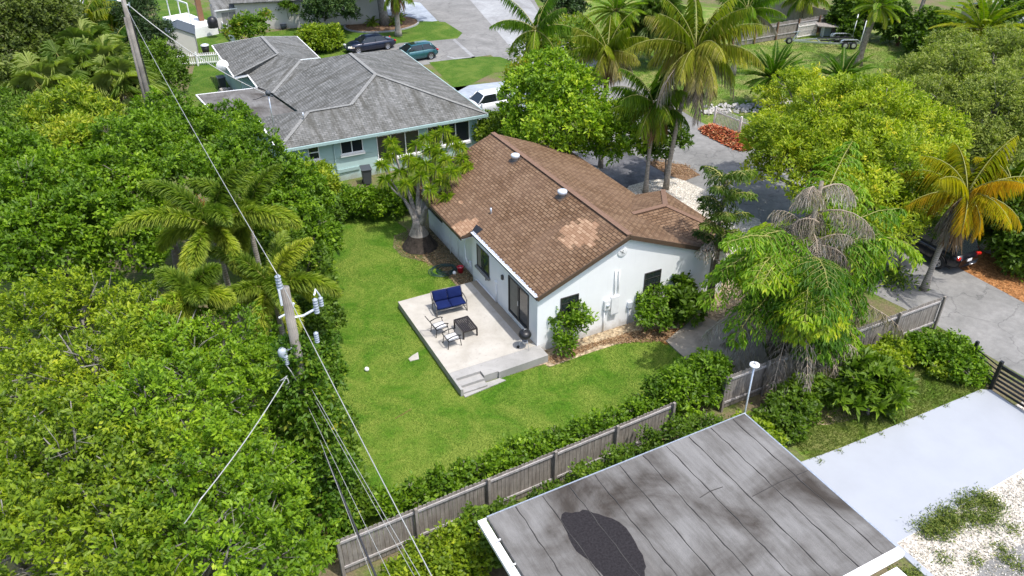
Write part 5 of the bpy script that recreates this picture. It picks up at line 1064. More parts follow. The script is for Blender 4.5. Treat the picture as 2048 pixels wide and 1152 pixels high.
scatter('fallen_leaves', 'brown fallen leaves on the dark pad behind the porch', 'leaves', px((1290, 322), (1315, 315), (1380, 332), (1400, 352), (1345, 350)), 500, .14, .06, 'deadbrown')
scatter('fallen_leaves', 'dry fallen leaves in the bed at the foot of the gable wall', 'leaves', px((1085, 718), (1250, 668), (1290, 660), (1400, 662), (1340, 682), (1200, 690), (1110, 728)), 3500, .10, .045, 'deadbrown')
scatter('fallen_leaves', 'red brown mulch chips on the verge under the yellow palm', 'leaves', [(25, -5), (28, -3.5), (30, -10), (26, -12)], 3500, .16, .06, 'deadbrown', .03, 'stuff', .02, 1, (0, .6))
scatter('fallen_leaves', 'small debris on the bare soil strip beside the long wall', 'leaves', [(-.8, 6.4), (.1, 6.4), (.1, 13.4), (-2.2, 12.2), (-2.2, 11), (-1., 8.4)], 1500, .10, .05, 'deadbrown')
rk = MB()
random.seed(21)
for i in range(260):
    a_ = random.random(); p = at(1405+a_*180+random.gauss(0, 4), 226-a_*20+random.gauss(0, 5), 0); s_ = random.uniform(.08, .32); rk.box((p.x, p.y, s_*.3), (s_, s_*.8, s_*.6), random.uniform(0, 3), random.uniform(0, 1), random.uniform(0, 1))
prop(rk.build('rubble', 'rock', None), 'pale limestone rubble strewn beyond the picket fence', 'rubble', None, 'stuff')
gp = [(5.5, -14.85), (14.5, -14.6), (15.4, -13.4), (15.6, -19), (9, -21), (5.5, -19)]
n = 16000; P = rng.uniform([5.4, -21], [15.8, -13], (n, 2)); P = P[inpoly(P, gp)]; n = len(P)
prop(leaves('pebbles', np.c_[P, np.full(n, .012)], np.c_[rng.normal(size=(n, 2)), rng.uniform(0, .5, n)], np.array([0, 0, 1.])+rng.normal(0, .4, (n, 3)), rng.uniform(.04, .08, n), .05, rng.uniform(0, 1, n), 'pebble', None, .3, .0), 'white pebbles of the gravel yard beside the painted slab', 'pebbles', None, 'stuff')
def weedpatch(pts, h, lab, cat='weeds', mat='weed', n=420, r_=.5, ll=.12, lw=.035):
    A = []
    for x, y in pts: A.append(np.c_[rng.normal([x, y], r_*.5, (n, 2)), np.abs(rng.normal(0, h*.45, n))])
    P = np.concatenate(A); D = nz(rng.normal(size=P.shape)*[1, 1, .5]+[0, 0, .5]); return prop(leaves('weeds', P, D, rng.normal(0, .5, P.shape)+[0, 0, 1], ll*rng.uniform(.6, 1.3, len(P)), lw, rng.uniform(0, 1, len(P)), mat, None), lab, cat, None, 'stuff')
xy = lambda *q: [(at(a, b, 0).x, at(a, b, 0).y) for a, b in q]
weedpatch(xy((1850, 1062), (1875, 1045), (1895, 1030), (1905, 1050), (1930, 1010), (1960, 1000), (1985, 1015), (1940, 1040), (1880, 1065), (1975, 1040)), .30, 'dense weeds spilling over the near edge of the painted slab', n=520, r_=.42)
weedpatch(xy((1885, 1120), (1950, 1122), (2000, 1100), (2025, 1060), (1800, 1145), (1830, 1152), (2040, 1135), (2010, 1120)), .16, 'scattered weed tufts in the white gravel', n=130, r_=.35)
weedpatch(xy((1640, 925), (1680, 905), (1720, 885), (1760, 868), (1800, 850), (1840, 835), (1890, 812), (1930, 795), (1960, 785)), .10, 'creeping runners over the far edge of the painted slab', n=60, r_=.16, ll=.08)
weedpatch(xy((1780, 560), (2040, 520), (2045, 490), (2020, 500), (2048, 545)), .6, 'low green growth on the verge behind the palms', n=500, r_=1.1, ll=.25, lw=.1, mat='lf_mid')
weedpatch([(-12 - .2*i, -4+i*1.6) for i in range(8)], .5, 'low growth under the canopy beside the brown fence', n=380, r_=1.2, ll=.2, lw=.08, mat='lf_dark')

# ---------- big trees at the left
K = dict(dens=14, LL=.165, LW=.08, nl=11, csz=.07, sub=.9)
tree('broadleaf_tree', 'bright green leafy tree in front of the left end of the teal house roof', 'tree', None, [(462, 262, 5.6, 1.5), (505, 325, 5.8, 1.8), (583, 372, 4.6, 1.5), (400, 292, 6.2, 1.9), (565, 440, 4.0, 1.6), (625, 420, 3.0, 1.15), (628, 478, 2.8, 1.2), (455, 345, 6, 1.6)], mat='lf_bright', **K)
tree('broadleaf_tree', 'bright green leafy tree at the foot of the far pole, crossed by the power line', 'tree', None, [(335, 248, 6.2, 1.7), (300, 320, 6.6, 2.1), (365, 365, 6.2, 1.9), (248, 395, 6.2, 2.0), (245, 300, 6.0, 1.7)], **K)
tree('broadleaf_tree', 'bright green leafy tree at the left edge above the pale yellow green canopy', 'tree', None, [(120, 385, 6.3, 2.1), (35, 430, 6.3, 2.1), (50, 340, 6.3, 1.9), (180, 455, 5.8, 2.0), (95, 500, 5.6, 2.0), (5, 520, 5.6, 1.9), (255, 490, 5.0, 1.8)], **K)
tree('broadleaf_tree', 'darker green tree between the plume palms and the lawn with orange tinted leaves', 'tree', None, [(560, 505, 3.4, 1.3), (612, 545, 2.8, 1.25), (530, 440, 3.4, 1.3), (600, 600, 2.4, 1.1), (640, 580, 1.6, .8)], mat='lf_mid', flush=.4, **K)
tree('mango_tree', 'tree crown flushed with golden yellow new leaves at the upper left', 'tree', None, [(140, 238, 6.3, 1.7), (92, 262, 5.8, 1.4), (195, 262, 6.0, 1.5), (150, 292, 6.0, 1.5)], dens=15, LL=.24, LW=.07, nl=10, mat='lf_mango')
tree('broadleaf_tree', 'green tree at the left edge below the fan palms', 'tree', None, [(20, 300, 5.6, 1.7), (10, 235, 5.5, 1.8), (-30, 370, 6, 2)], dens=13, LL=.2, LW=.08, mat='lf_mid')
K2 = dict(dens=14, LL=.125, LW=.055, nl=11, twigs=6, barkm='greybark', csz=.055, rlo=.55, sub=.9, spread=1.05)
tree('spreading_tree', 'yellowish green twiggy canopy at the left edge in the middle of the picture', 'tree', None, [(50, 668, 6.0, 1.8), (165, 640, 6.0, 1.6), (280, 668, 6.0, 1.6), (70, 780, 6.3, 1.7), (205, 765, 6.5, 1.7)], mat='lf_yel', tlo=.0, thi=.85, **K2)
tree('spreading_tree', 'green twiggy canopy just left of the near utility pole', 'tree', None, [(350, 720, 6.0, 1.6), (452, 692, 5.6, 1.35), (405, 800, 6.0, 1.7), (505, 770, 5.0, 1.35), (305, 845, 6.4, 1.7), (505, 850, 4.4, 1.1)], mat='lf_bright', tlo=.1, thi=1., **K2)
tree('spreading_tree', 'twiggy canopy filling the bottom left corner of the picture', 'tree', None, [(40, 890, 6.5, 1.6), (155, 920, 6.6, 1.7), (40, 1020, 6.5, 1.6), (170, 1060, 6.5, 1.7), (280, 985, 6.5, 1.6), (40, 1140, 6.5, 1.6), (250, 1150, 6.5, 1.6)], mat='lf_yel', tlo=-.05, thi=.7, **K2)
tree('spreading_tree', 'bright twiggy canopy at the bottom under the white service drop', 'tree', None, [(420, 930, 6.0, 1.6), (515, 985, 5.3, 1.4), (395, 1060, 6.2, 1.7), (520, 1100, 5.4, 1.5), (380, 1160, 6.2, 1.6), (575, 1140, 4.0, .9)], mat='lf_bright', tlo=.1, thi=1., **K2)
# vines on the near pole and along the lawn edge
tree('climbing_vine', 'dense vine wrapped round the near utility pole with orange tinted shoots', 'vine', (-10.9, -5.35, 0), [(V3_(-10.9+.12*math.sin(i*2), -5.45+.1*math.cos(i), 7.55-i*.70), 0, 0, (.42+.09*i if i < 5 else .85)) for i in range(11)], dens=75, LL=.12, LW=.07, nl=6, mat='lf_autumn', tr=.03, flush=.25, thi=.7, csz=.06, low=-.9, flat=1.0)
def shrub(name, label, cat, lobes, mat='lf_mid', LL=.13, LW=.075, dens=55, nl=6, group=None, tr=.03, **kw):
    return tree(name, label, cat, None, lobes, dens=dens, LL=LL, LW=LW, nl=nl, mat=mat, tr=tr, csz=.07, group=group, low=-.5, **kw)
for (pts, lab, mt_) in (
    ([(652, 765, 1.7, .75), (640, 705, 2.2, .75), (640, 825, 2.2, .75)], 'vine covered shrub beside the lawn just right of the pole vine', 'lf_autumn'),
    ([(672, 855, 1.3, .7), (668, 912, 1.5, .7), (648, 880, 2.2, .7)], 'bushy shrub at the lawn edge under the bundled cables', 'lf_mid'),
    ([(700, 955, .9, .55), (690, 990, 1.1, .6), (735, 1012, .7, .5)], 'shrub where the cables reach the corner of the board fence', 'lf_mid'),
    ([(600, 640, 3.2, 1.0), (625, 610, 2.4, .9), (645, 640, 1.4, .8)], 'dark leafy shrub between the lawn and the top of the near pole', 'lf_mid'),
    ([(605, 840, 4.2, .7), (592, 790, 4.8, .8), (622, 900, 3.2, .6)], 'mixed shrub growing over the brown fence left of the pole vine', 'lf_autumn')):
    shrub('lawn_edge_shrub', lab, 'shrub', pts, mt_)
# ---------- hedge along the near board fence (inside)
hed = [(-8.9, -5.9, .75, .6), (-7.9, -5.9, .7, .55), (-7.0, -6.0, .8, .6), (-6.1, -6.0, .75, .6), (-5.2, -6.1, .85, .65), (-4.3, -6.1, .95, .75), (-3.4, -6.1, .9, .7), (-2.5, -6.2, .8, .65), (-1.6, -6.15, .85, .65), (-.7, -6.2, .9, .7), (.2, -6.1, .8, .6), (1.1, -6.0, .85, .65)]
hl_ = ['hedge shrub at the lawn corner nearest the cables', 'low hedge shrub second from the cable corner, on the lawn side of the fence', 'rounded hedge shrub behind the fence where the bright wire crosses it', 'hedge shrub left of the tallest part of the fence hedge', 'full hedge shrub behind the second fence post', 'tallest glossy hedge shrub behind the middle of the fence', 'glossy hedge shrub just right of the tallest one', 'low gap filling hedge shrub behind the fence above the grey roof corner', 'leggy hedge shrub with lawn showing through its sprays', 'hedge shrub behind the fence facing the middle of the grey roof', 'small hedge shrub left of the fence end', 'hedge shrub at the end of the long board fence']
for (x, y, z, r_), lab in zip(hed, hl_):
    z *= .85; r_ *= .88
    shrub('hedge_shrub', lab, 'shrub', [(V3_(x, y, z), 0, 0, r_), (V3_(x+rng.uniform(-.3, .3), y+rng.uniform(-.1, .25), z+r_*.6), 0, 0, r_*.55)], 'lf_bright', .12, .08, 42, 5, 'clusia hedge on the lawn side of the board fence', jag=.4)
for pts, lab in (([(2.3, -5.9, .9, .8), (2.9, -6.1, 1.4, .7)], 'tall bright shrub filling the gap at the end of the long fence'), ([(3.9, -5.9, 1.1, .95), (3.3, -6.4, 1.0, .8), (4.4, -6.2, 1.7, .6)], 'largest light green feathery shrub beside the far corner of the grey roof'), ([(4.9, -5.4, .9, .75), (5.4, -5.2, .6, .6)], 'bright shrub against the corner of the stained concrete pad')):
    shrub('garden_shrub', lab, 'shrub', [(V3_(*p[:3]), 0, 0, p[3]) for p in pts], 'lf_bright', .14, .07, 44, 6, None)
for x, y, z, r_, mt_, lab in ((-9.6, -9.3, .6, .8, 'lf_yel', 'yellow green shrub outside the fence at the bottom edge'), (-8.7, -8.9, .7, .8, 'lf_yel', 'yellowest bushy shrub outside the left end of the board fence'), (-7.7, -8.7, .7, .75, 'lf_yel', 'shrub outside the fence left of the roof gutter corner'), (-6.7, -8.5, .75, .8, 'lf_mid', 'green shrub outside the fence touching the gutter corner of the grey roof'), (-5.6, -8.3, .6, .6, 'lf_mid', 'small shrub between the fence and the near corner of the grey roof')):
    shrub('fence_shrub', lab, 'shrub', [(V3_(x, y, z), 0, 0, r_), (V3_(x+.3, y-.5, z*.8), 0, 0, r_*.7), (V3_(x-.2, y+.2, z*1.5), 0, 0, r_*.6)], mt_, .11, .08, 42, 5)
for x, y, z, r_, lab in ((-4.2, -8.2, 1.0, .55, 'creeper between the fence and the left part of the grey roof edge'), (-2.6, -8.1, 1.1, .6, 'climbing shrub hiding the lower rail of the fence behind the grey roof'), (-1.2, -8.0, 1.3, .6, 'tangled shrub between the grey roof and the fence post near the middle'), (.2, -8.0, 1.4, .6, 'climbing shrub on the fence behind the right half of the grey roof'), (1.5, -8.1, 1.5, .65, 'shrub rising between the fence end and the grey roof'), (2.6, -8.3, 1.4, .6, 'shrub just left of the pole light')):
    z *= .8; r_ *= .85
    shrub('fence_shrub', lab, 'shrub', [(V3_(x, y, z), 0, 0, r_), (V3_(x+.6, y+.1, z*.8), 0, 0, r_*.7)], 'lf_mid', .11, .07, 44, 5)
for x, y, z, r_, mt_, lab in ((4.4, -8.9, .9, .85, 'lf_yel', 'green and yellow shrub right of the pole light'), (5.6, -8.8, .8, .85, 'lf_mid', 'green shrub second to the right of the pole light'), (6.8, -8.3, .8, .85, 'lf_mid', 'green shrub in front of the fence below the fishtail palm'), (8.1, -8.0, .8, .85, 'lf_mid', 'green shrub under the lowest fishtail frond'),
                       (12.3, -7.9, .8, .75, 'lf_yel', 'yellow leaved shrub against the end of the board fence'), (13.4, -7.7, .8, .75, 'lf_yel', 'yellowish shrub at the last fence post by the street'), (14.6, -8.2, .8, .95, 'lf_bright', 'glossy bright shrub at the street corner beyond the fence'), (15.4, -9.0, .8, .95, 'lf_bright', 'large glossy shrub above the black gate'), (15.0, -10.0, .6, .7, 'lf_bright', 'glossy shrub touching the black gate post'), (14.4, -9.5, .4, .5, 'lf_yel', 'low yellow green shrub on the rough turf near the gate')):
    z *= .72; r_ *= .82
    shrub('verge_shrub', lab, 'shrub', [(V3_(x, y, z), 0, 0, r_), (V3_(x+.4, y-.3, z*.7), 0, 0, r_*.75), (V3_(x-.4, y+.2, z*1.3), 0, 0, r_*.6)], mt_, .13, .085, 36, 6)
# frangipani with big leaves
tree('frangipani', 'frangipani with large glossy leaf rosettes right of the fishtail palm', 'tree', (1735, 830), [(1735, 752, 1.3, .8), (1705, 790, .9, .7), (1770, 775, 1.0, .75), (1745, 805, .5, .6)], dens=9, LL=.36, LW=.11, nl=11, mat='lf_mid', tr=.06, csz=.03, spread=1.1)
# bushes at the gable wall
shrub('wall_shrub', 'leafy shrub with upright stems in front of the left gable window', 'shrub', [(1135, 655, 1.2, .60), (1108, 628, 1.7, .30), (1166, 640, 1.5, .38), (1130, 692, .55, .45), (1152, 622, 1.8, .32)], 'lf_bright', .16, .07, 24, 6)
shrub('wall_shrub', 'leafy shrub right of the cable box on the gable wall', 'shrub', [(1300, 605, 1.2, .58), (1318, 640, .7, .55), (1290, 640, .8, .42), (1322, 585, 1.5, .42)], 'lf_bright', .15, .075, 28, 6, thi=.7)
shrub('wall_shrub', 'dark broad leaved shrub at the foot of the slim palm by the right gable window', 'shrub', [(1352, 575, 1.2, .6), (1372, 612, .8, .7), (1350, 620, .6, .5)], 'lf_mid', .26, .12, 22, 6, thi=.5)
# ---------- hedge behind the backyard and crotons
for px_, py_, lab, mt_ in ((690, 412, 'bright hedge shrub left of the wheelie bin at the back of the lawn', 'lf_bright'), (735, 410, 'bright hedge shrub directly in front of the wheelie bin', 'lf_bright'), (778, 408, 'bright hedge shrub left of the swollen tree trunk', 'lf_bright'), (815, 392, 'hedge shrub hidden behind the swollen tree trunk', 'lf_bright'), (652, 448, 'shaded hedge shrub where the canopy meets the back of the lawn', 'lf_mid')):
    p = at(px_, py_, .7); shrub('back_hedge_shrub', lab, 'shrub', [(V3_(p.x, p.y, .75), 0, 0, .95), (V3_(p.x+.3, p.y-.2, 1.2), 0, 0, .55)], mt_, .15, .09, 40, 6, 'hedge at the back of the lawn')
shrub('croton', 'croton shrub with orange and yellow leaves at the corner of the teal house', 'shrub', [(652, 375, 1.6, .7), (668, 392, 1.2, .6), (640, 400, 1.5, .6)], 'lf_mango', .26, .07, 26, 7)
shrub('croton', 'yellow green croton shrub under the small teal house window', 'shrub', [(625, 350, 1.9, .8), (600, 370, 2.0, .8), (648, 345, 1.4, .5)], 'lf_yel', .24, .06, 28, 7)
# ---------- ponytail tree
pb_ = V3_(-1.05, 11.4, 0); pt_ = wthing('ponytail_palm', 'multi branched tree with a swollen dark trunk base and drooping yellow green leaf tufts', 'tree', tuple(pb_))
tk = MB(); tk.lathe([(1.0, 0), (.92, .12), (.68, .45), (.56, .8)], pb_, 22).build('trunk_base', 'darkbark', pt_, True)
tk = MB(); tk.lathe([(.555, .76), (.40, 1.1), (.32, 1.4), (.26, 1.6), (.0, 1.7)], pb_, 20); P, D, N, L_, T = [], [], [], [], []
tufts = [(790, 302, 4.3), (765, 330, 4.0), (832, 292, 4.9), (872, 272, 5.3), (888, 262, 5.6), (905, 282, 5.0), (925, 318, 4.3), (852, 330, 4.6), (800, 345, 3.9), (905, 340, 4.4), (818, 318, 4.6), (860, 302, 5.0), (782, 285, 4.5), (892, 322, 4.7), (842, 352, 4.2), (885, 362, 3.9), (770, 360, 3.4), (830, 335, 4.2), (872, 342, 4.3), (812, 368, 3.5), (850, 278, 5.2), (920, 295, 4.7), (895, 395, 3.2), (778, 315, 4.0), (935, 335, 4.0), (860, 380, 3.7)]
lim = [V3_(pb_.x+.35*math.cos(a_), pb_.y+.35*math.sin(a_), 1.45) for a_ in (0, 1.05, 2.1, 3.14, 4.2, 5.2)]; T0 = [at(a_, b_, z) for a_, b_, z in tufts]
T0 = [V3_(pb_.x+(q.x-pb_.x), min(max(q.y, pb_.y-2.0), pb_.y+2.2), q.z) if 0 else q for q in T0]
for k in range(4): q = random.choice(T0[:20]); T0.append(q+V3_(random.uniform(-.5, .5), random.uniform(-.4, .4), random.uniform(-.45, .1)))
sub = []; ang_ = sorted(T0, key=lambda q: math.atan2(q.y-pb_.y, q.x-pb_.x)); ng = 8
for i in range(ng):
    gq = ang_[i*len(ang_)//ng:(i+1)*len(ang_)//ng]; m = sum(gq, Vector((0, 0, 0)))/len(gq); e_ = pb_.lerp(m, .62); e_.z = max(2.5, m.z*.70); dr_ = Vector((m.x-pb_.x, m.y-pb_.y, 0)).normalized()
    tk.tube([pb_+Vector((0, 0, 1.1)), pb_+dr_*.30+Vector((0, 0, 1.7)), pb_.lerp(Vector((e_.x, e_.y, 0)), .55)+Vector((0, 0, e_.z*.82)), e_], [.24, .17, .12, .075], 8); sub.append((e_, gq))
for s_, q in [(e2, q2) for e2, g2 in sub for q2 in g2]:
    m = s_.lerp(q, .5)+Vector((0, 0, -.12)); tk.tube([s_-Vector((0, 0, .03)), m, q], [.07, .05, .035], 7)
    n = 70; az = rng.uniform(0, 6.28, n); e = rng.uniform(-.2, 1.25, n); d = np.c_[np.cos(az)*np.cos(e), np.sin(az)*np.cos(e), np.sin(e)]; P.append(np.array(q)+d*.03); D.append(d+[0, 0, .1]); N.append(np.tile([0, 0, 1.], (n, 1))+rng.normal(0, .2, (n, 3))); L_.append(rng.uniform(.4, .68, n)); T.append(np.clip(rng.normal(.45, .2, n)+rng.normal(0, .1), 0, 1))
    P.append(np.array(q)+d*np.array([.24, .24, .18])); D.append(d*.55+[0, 0, -1.0]); N.append(d); L_.append(rng.uniform(.3, .6, n)); T.append(np.clip(rng.normal(.5, .25, n), 0, 1))
tk.build('trunk', 'greybark', pt_, True); c_ = np.concatenate; leaves('crown', c_(P), c_(D), c_(N), c_(L_), .036, c_(T), 'fr_pony', pt_, .1, .35, .4)

# ---------- plume palms left of the pole
def plume(label, tp, nf, length, az=None, base=None, **kw):
    top = at(*tp); b_ = Vector((top.x+.1, top.y+.1, 0)) if base is None else base
    return palm('foxtail_palm', label, b_, top, nf, length, .52, .05, 900, kw.pop('mat', 'fr_deep'), 'plume', (.45, 1.), .13, el=(-.15, 1.4), droop=(1.5, 2.3), tdroop=.25, shaft=.5, **kw)
fx = plume('tall foxtail palm with long bushy arching fronds among the left canopy', (432, 478, 6.9), 13, 3.5)
plume('foxtail palm with fronds hanging beside the near utility pole', (550, 600, 5.0), 11, 3.0); plume('smallest foxtail palm with a starburst of short fronds', (392, 620, 6.6), 10, 1.5)
plume('foxtail palm crown right of the tallest one, dark and half shaded', (500, 455, 6.0), 9, 3.0)
n = 420; cq = at(382, 408, 8.0); az = rng.uniform(0, 6.28, n); o = leaves('flower_spray', np.array(cq)+rng.normal(0, .20, (n, 3)), np.c_[np.cos(az)*.5, np.sin(az)*.5, -np.ones(n)*.8], rng.normal(size=(n, 3)), rng.uniform(.3, .6, n), .02, rng.uniform(0, .5, n), 'litter', fx)
o['label'] = 'orange brown flower spray'
# cycad and strap leaved plant
cy = at(545, 905, 1.0); palm('cycad', 'dark feathery cycad in the gap below the near pole', (cy.x, cy.y, 0), (cy.x, cy.y, 1.2), 16, 1.7, .22, .02, 70, 'fr_deep', 'date', (.1, .5), .14, 'shag', (-.1, 1.4), (.5, 1.0), cat='shrub')
sp = at(668, 1082, .3); n = 70; az = rng.uniform(0, 6.28, n); o_ = wthing('strap_leaf_plant', 'spider like strap leaved plant outside the left end of the board fence', 'plant', (sp.x, sp.y, 0))
MB().tube([(sp.x, sp.y, 0), (sp.x, sp.y, .4)], [.16, .08], 8).build('stem', 'bark', o_); leaves('foliage', np.tile([sp.x, sp.y, .35], (n, 1))+rng.normal(0, .08, (n, 3)), np.c_[np.cos(az), np.sin(az), rng.uniform(-.1, .9, n)], np.tile([0, 0, 1.], (n, 1)), rng.uniform(.6, 1.15, n), .07, rng.uniform(.3, .9, n), 'lf_mid', o_, .1, .4)
pn = at(612, 985, 1.8); palm('young_palm', 'small bright feathery palm beside the brown fence', (pn.x, pn.y, 0), (pn.x, pn.y, 1.6), 12, 1.1, .35, .03, 40, 'fr_fish', 'feather', (.3, .7), .07, cat='palm')

# ---------- fishtail palms
mb0 = V3_(9.7, -5.0, 0); fm = wthing('fishtail_palm', 'large fishtail palm clump with ragged lime fronds below and dead grey fronds above', 'palm', tuple(mb0)); tk = MB()
tz = zat(1640, 320, 10.5, -5.0)
for dx, dy, h in ((0, 0, tz-.6), (.3, .2, tz*.75), (-.35, .1, tz*.6), (.2, -.35, tz*.5), (-.1, .4, tz*.55)): tk.tube([mb0+V3_(dx*1.6, dy*1.6, 0), mb0+V3_(dx*.8, dy*.8, h*.5), mb0+V3_(dx*.2, dy*.2, h)], [.16, .13, .08], 9)
tk.build('trunk', 'shag', fm, True); c0 = lambda z, q=.25: (mb0.x+rng.uniform(-q, q), mb0.y+rng.uniform(-q, q), z); sL = 4.9
live = []
for azs_, zs, Ls, n in (((3.05, 4.1), (2.6, 4.8), (3.4, 5.9), 15), ((-.35, .95), (2.6, 5.0), (3.4, 5.9), 15), ((4.1, 5.4), (1.6, 3.0), (2.0, 3.4), 7), ((1.2, 2.9), (3.0, 5.0), (2.2, 3.6), 7), ((5.3, 6.0), (3.0, 4.2), (2.2, 3.4), 3)):
    for k in range(n): live.append((c0(rng.uniform(*zs), .5), rng.uniform(*azs_), rng.uniform(.35, 1.05), rng.uniform(*Ls), rng.uniform(.9, 1.6) if n == 15 else rng.uniform(1.4, 2.4)))
fish_fronds(live, 'fr_fish', fm, 'crown', None, 1.4, 15, 23, .25, .078, (.0, .85), 'stalk')
dd_ = [(c0(h, .3), a_, rng.uniform(-.2, 1.2), rng.uniform(1.2, 2.7), rng.uniform(.9, 2.8)) for h, a_ in zip(np.linspace(tz*.44, tz*.88, 14), np.arange(14)*2.4)]
dd_ += [(c0(rng.uniform(3.2, 5.2), .4), rng.uniform(3.9, 5.6), rng.uniform(.1, .9), rng.uniform(1.4, 2.4), rng.uniform(1.8, 2.8)) for k in range(7)]+[(c0(rng.uniform(2.2, 3.4), .6), a_, -.05, rng.uniform(3.4, 4.8), .8) for a_ in (2.9, 3.1, 3.4, 3.8, 4.1, 4.5, 5.6, .1, 5.1, 5.9, .5)]
fish_fronds(dd_, 'dead', fm, 'dead_frond', None, .62, 12, 12, .34, .034, (.2, 1.), 'deadstalk', 1.9, 'dead_stalk')
tk = MB()
sb = V3_(9.05, -.55, 0); f2 = wthing('fishtail_palm', 'slim dark fishtail palm standing at the right corner of the gable wall', 'palm', tuple(sb)); ht = zat(1405, 345, sb.x, sb.y)
MB().tube([sb, sb+V3_(0, .05, ht*.5), sb+V3_(.05, .05, ht)], [.12, .10, .05], 9).tube([sb+V3_(.35, .1, 0), sb+V3_(.2, .05, ht*.6)], [.10, .06], 8).build('trunk', 'shag', f2, True)
fish_fronds([((sb.x, sb.y, h), a_, 1.05, rng.uniform(1.2, 1.75), 1.3) for h, a_ in zip(np.linspace(ht*.46, ht-.2, 16), np.arange(16)*2.4)], 'fr_deep', f2, 'crown', None, .55, 9, 10, .25, .06, (.0, .6), 'stalk', .9)
fish_fronds([((sb.x, sb.y, h), a_, .3, 1.2, 1.8) for h, a_ in ((3.2, .4), (3.6, 3.4), (2.6, 5.0))], 'dead', f2, 'dead_frond', None, .5, 8, 9, .2, .05, (.1, .7), 'deadstalk', 1.4, 'dead_stalk')

# ---------- coconut and other palms
def gp_(px_, py_): p = at(px_, py_, 0); return p
b_ = V3_(13.8, 11.2, 0); palm('coconut_palm', 'coconut palm with one brown hanging frond, centre of the gravel bed behind the house', b_, V3_(13.75, 11.1, zat(1290, 208, 13.8, 11.2)), 17, 3.1, .75, .040, 70, 'fr_green', tint=(.35, .9), r=.13, dead=2, deadmat='deadbrown', skirt=1.3)
b_ = V3_(15.2, 11.0, 0); t_ = at(1392, 98, 9.2); palm('coconut_palm', 'tallest coconut palm leaning right with many tan and yellow fronds', b_, t_, 24, 3.9, .85, .042, 76, 'fr_tan', tint=(.15, 1.), r=.14, dead=8, skirt=1.4, dlen=.95)
b_ = V3_(19.5, -4.4, 0); t_ = at(1935, 385, 5.4); palm('coconut_palm', 'yellow coconut palm leaning over the black suv with a skirt of brown dead fronds', b_, t_, 17, 3.2, .75, .042, 66, 'fr_yellow', tint=(.45, 1.), r=.15, dead=3, skirt=1.9, bend=1.0)
b_ = V3_(26.0, -3.3, 0); palm('coconut_palm', 'coconut palm with a thick flared grey trunk at the right edge', b_, V3_(26.1, -3.3, zat(1995, 372, 26, -3.3)), 15, 3.0, .75, .042, 66, 'fr_yellow', tint=(.1, .8), r=.28, flare=1.9, dead=1)
b_ = V3_(13.4, 15.7, 0); palm('coconut_palm', 'palm with yellow green crown rising from the middle tree behind the house', b_, V3_(13.5, 15.8, zat(1218, 105, 13.4, 15.7)), 16, 3.0, .72, .038, 66, 'fr_tan', tint=(.1, .8), r=.13, dead=3, skirt=1.2, el=(-.1, 1.45), droop=(.9, 1.5))
def pp(nm, lab, cx, cy, z, nf, ln, mat, style='feather', **kw):
    top = at(cx, cy, z); return palm(nm, lab, (top.x+kw.pop('lean', 0), top.y, 0), top, nf, ln, kw.pop('ll', .6), kw.pop('lw', .05), kw.pop('nleaf', 90), mat, style, **kw)
pp('coconut_palm', 'palm with a drooping left frond over the street above the middle tree', 1072, 60, 7.5, 13, 3.6, 'fr_green', tint=(.2, .8), r=.15)
pp('date_palm', 'stiff leaved date palm above the yellow green palm at the top', 1232, 22, 5.0, 34, 3.4, 'fr_green', 'date', ll=.5, lw=.045, tint=(.35, .95), r=.3, barkm='shag', droop=(.6, 1.1))
pp('date_palm', 'young date palm standing alone beyond the picket fence', 1545, 158, 2.3, 46, 2.8, 'fr_green', 'date', ll=.46, lw=.045, nleaf=130, tint=(.15, .7), r=.22, barkm='shag', droop=(.7, 1.2), el=(-.3, 1.4))
pp('date_palm', 'young date palm behind the yellow green tree', 1683, 160, 2.0, 42, 2.7, 'fr_green', 'date', ll=.46, lw=.045, nleaf=130, tint=(.15, .7), r=.22, barkm='shag', droop=(.7, 1.2))
b_ = gp_(1715, 130); palm('date_palm', 'date palm with a tall shaggy trunk beside the boat trailer', b_, (b_.x+.9, b_.y, zat(1738, 14, b_.x, b_.y)), 30, 3.2, .5, .045, 90, 'fr_green', 'date', (.3, .9), .30, 'shag', droop=(.7, 1.2))
b_ = gp_(1465, 150); palm('queen_palm', 'palm with orange flower stalks left of the old board fence', b_, (b_.x+.6, b_.y, zat(1482, 22, b_.x, b_.y)), 20, 3.6, .7, .05, 90, 'fr_green', tint=(.3, .9), r=.2, dead=1)
b_ = gp_(1600, 48); palm('queen_palm', 'palm with drooping fronds in front of the tan fence at the top edge', b_, (b_.x, b_.y, zat(1592, -12, b_.x, b_.y)), 18, 3.6, .7, .05, 90, 'fr_green', tint=(.4, .95), r=.25, barkm='shag')
pp('date_palm', 'big date palm with golden lower fronds at the top right', 1965, 62, 4.2, 44, 4.3, 'fr_yellow', 'date', ll=.6, lw=.055, tint=(.0, .75), r=.5, barkm='shag', droop=(.8, 1.3), dead=4, nleaf=110)
b_ = gp_(1817, 97); palm('queen_palm', 'leaning bare brown trunk whose crown is cut off by the top edge', b_, (b_.x+1.2, b_.y+.3, zat(1847, -60, b_.x, b_.y)), 14, 3.2, .6, .05, 70, 'fr_green', r=.2, barkm='brownwood' if 0 else 'bark')
p = at(1794, 92, 0); prop(MB().tube([(0, 0, 0), (.25, 0, 2.2)], [.16, .13], 10).build('tree_stump', 'brownwood', None, True), 'short orange brown leaning stump left of the bare palm trunk', 'stump').location = (p.x, p.y, 0)
b_ = V3_(13.1, 53.2, 0); palm('queen_palm', 'palm trunk with a brown dead skirt in the front lawn beside the sedan', b_, (13.1, 53.2, zat(790, -20, 13.1, 53.2)), 16, 3.2, .6, .05, 80, 'fr_green', r=.28, dead=4, skirt=1.5, deadmat='deadbrown')
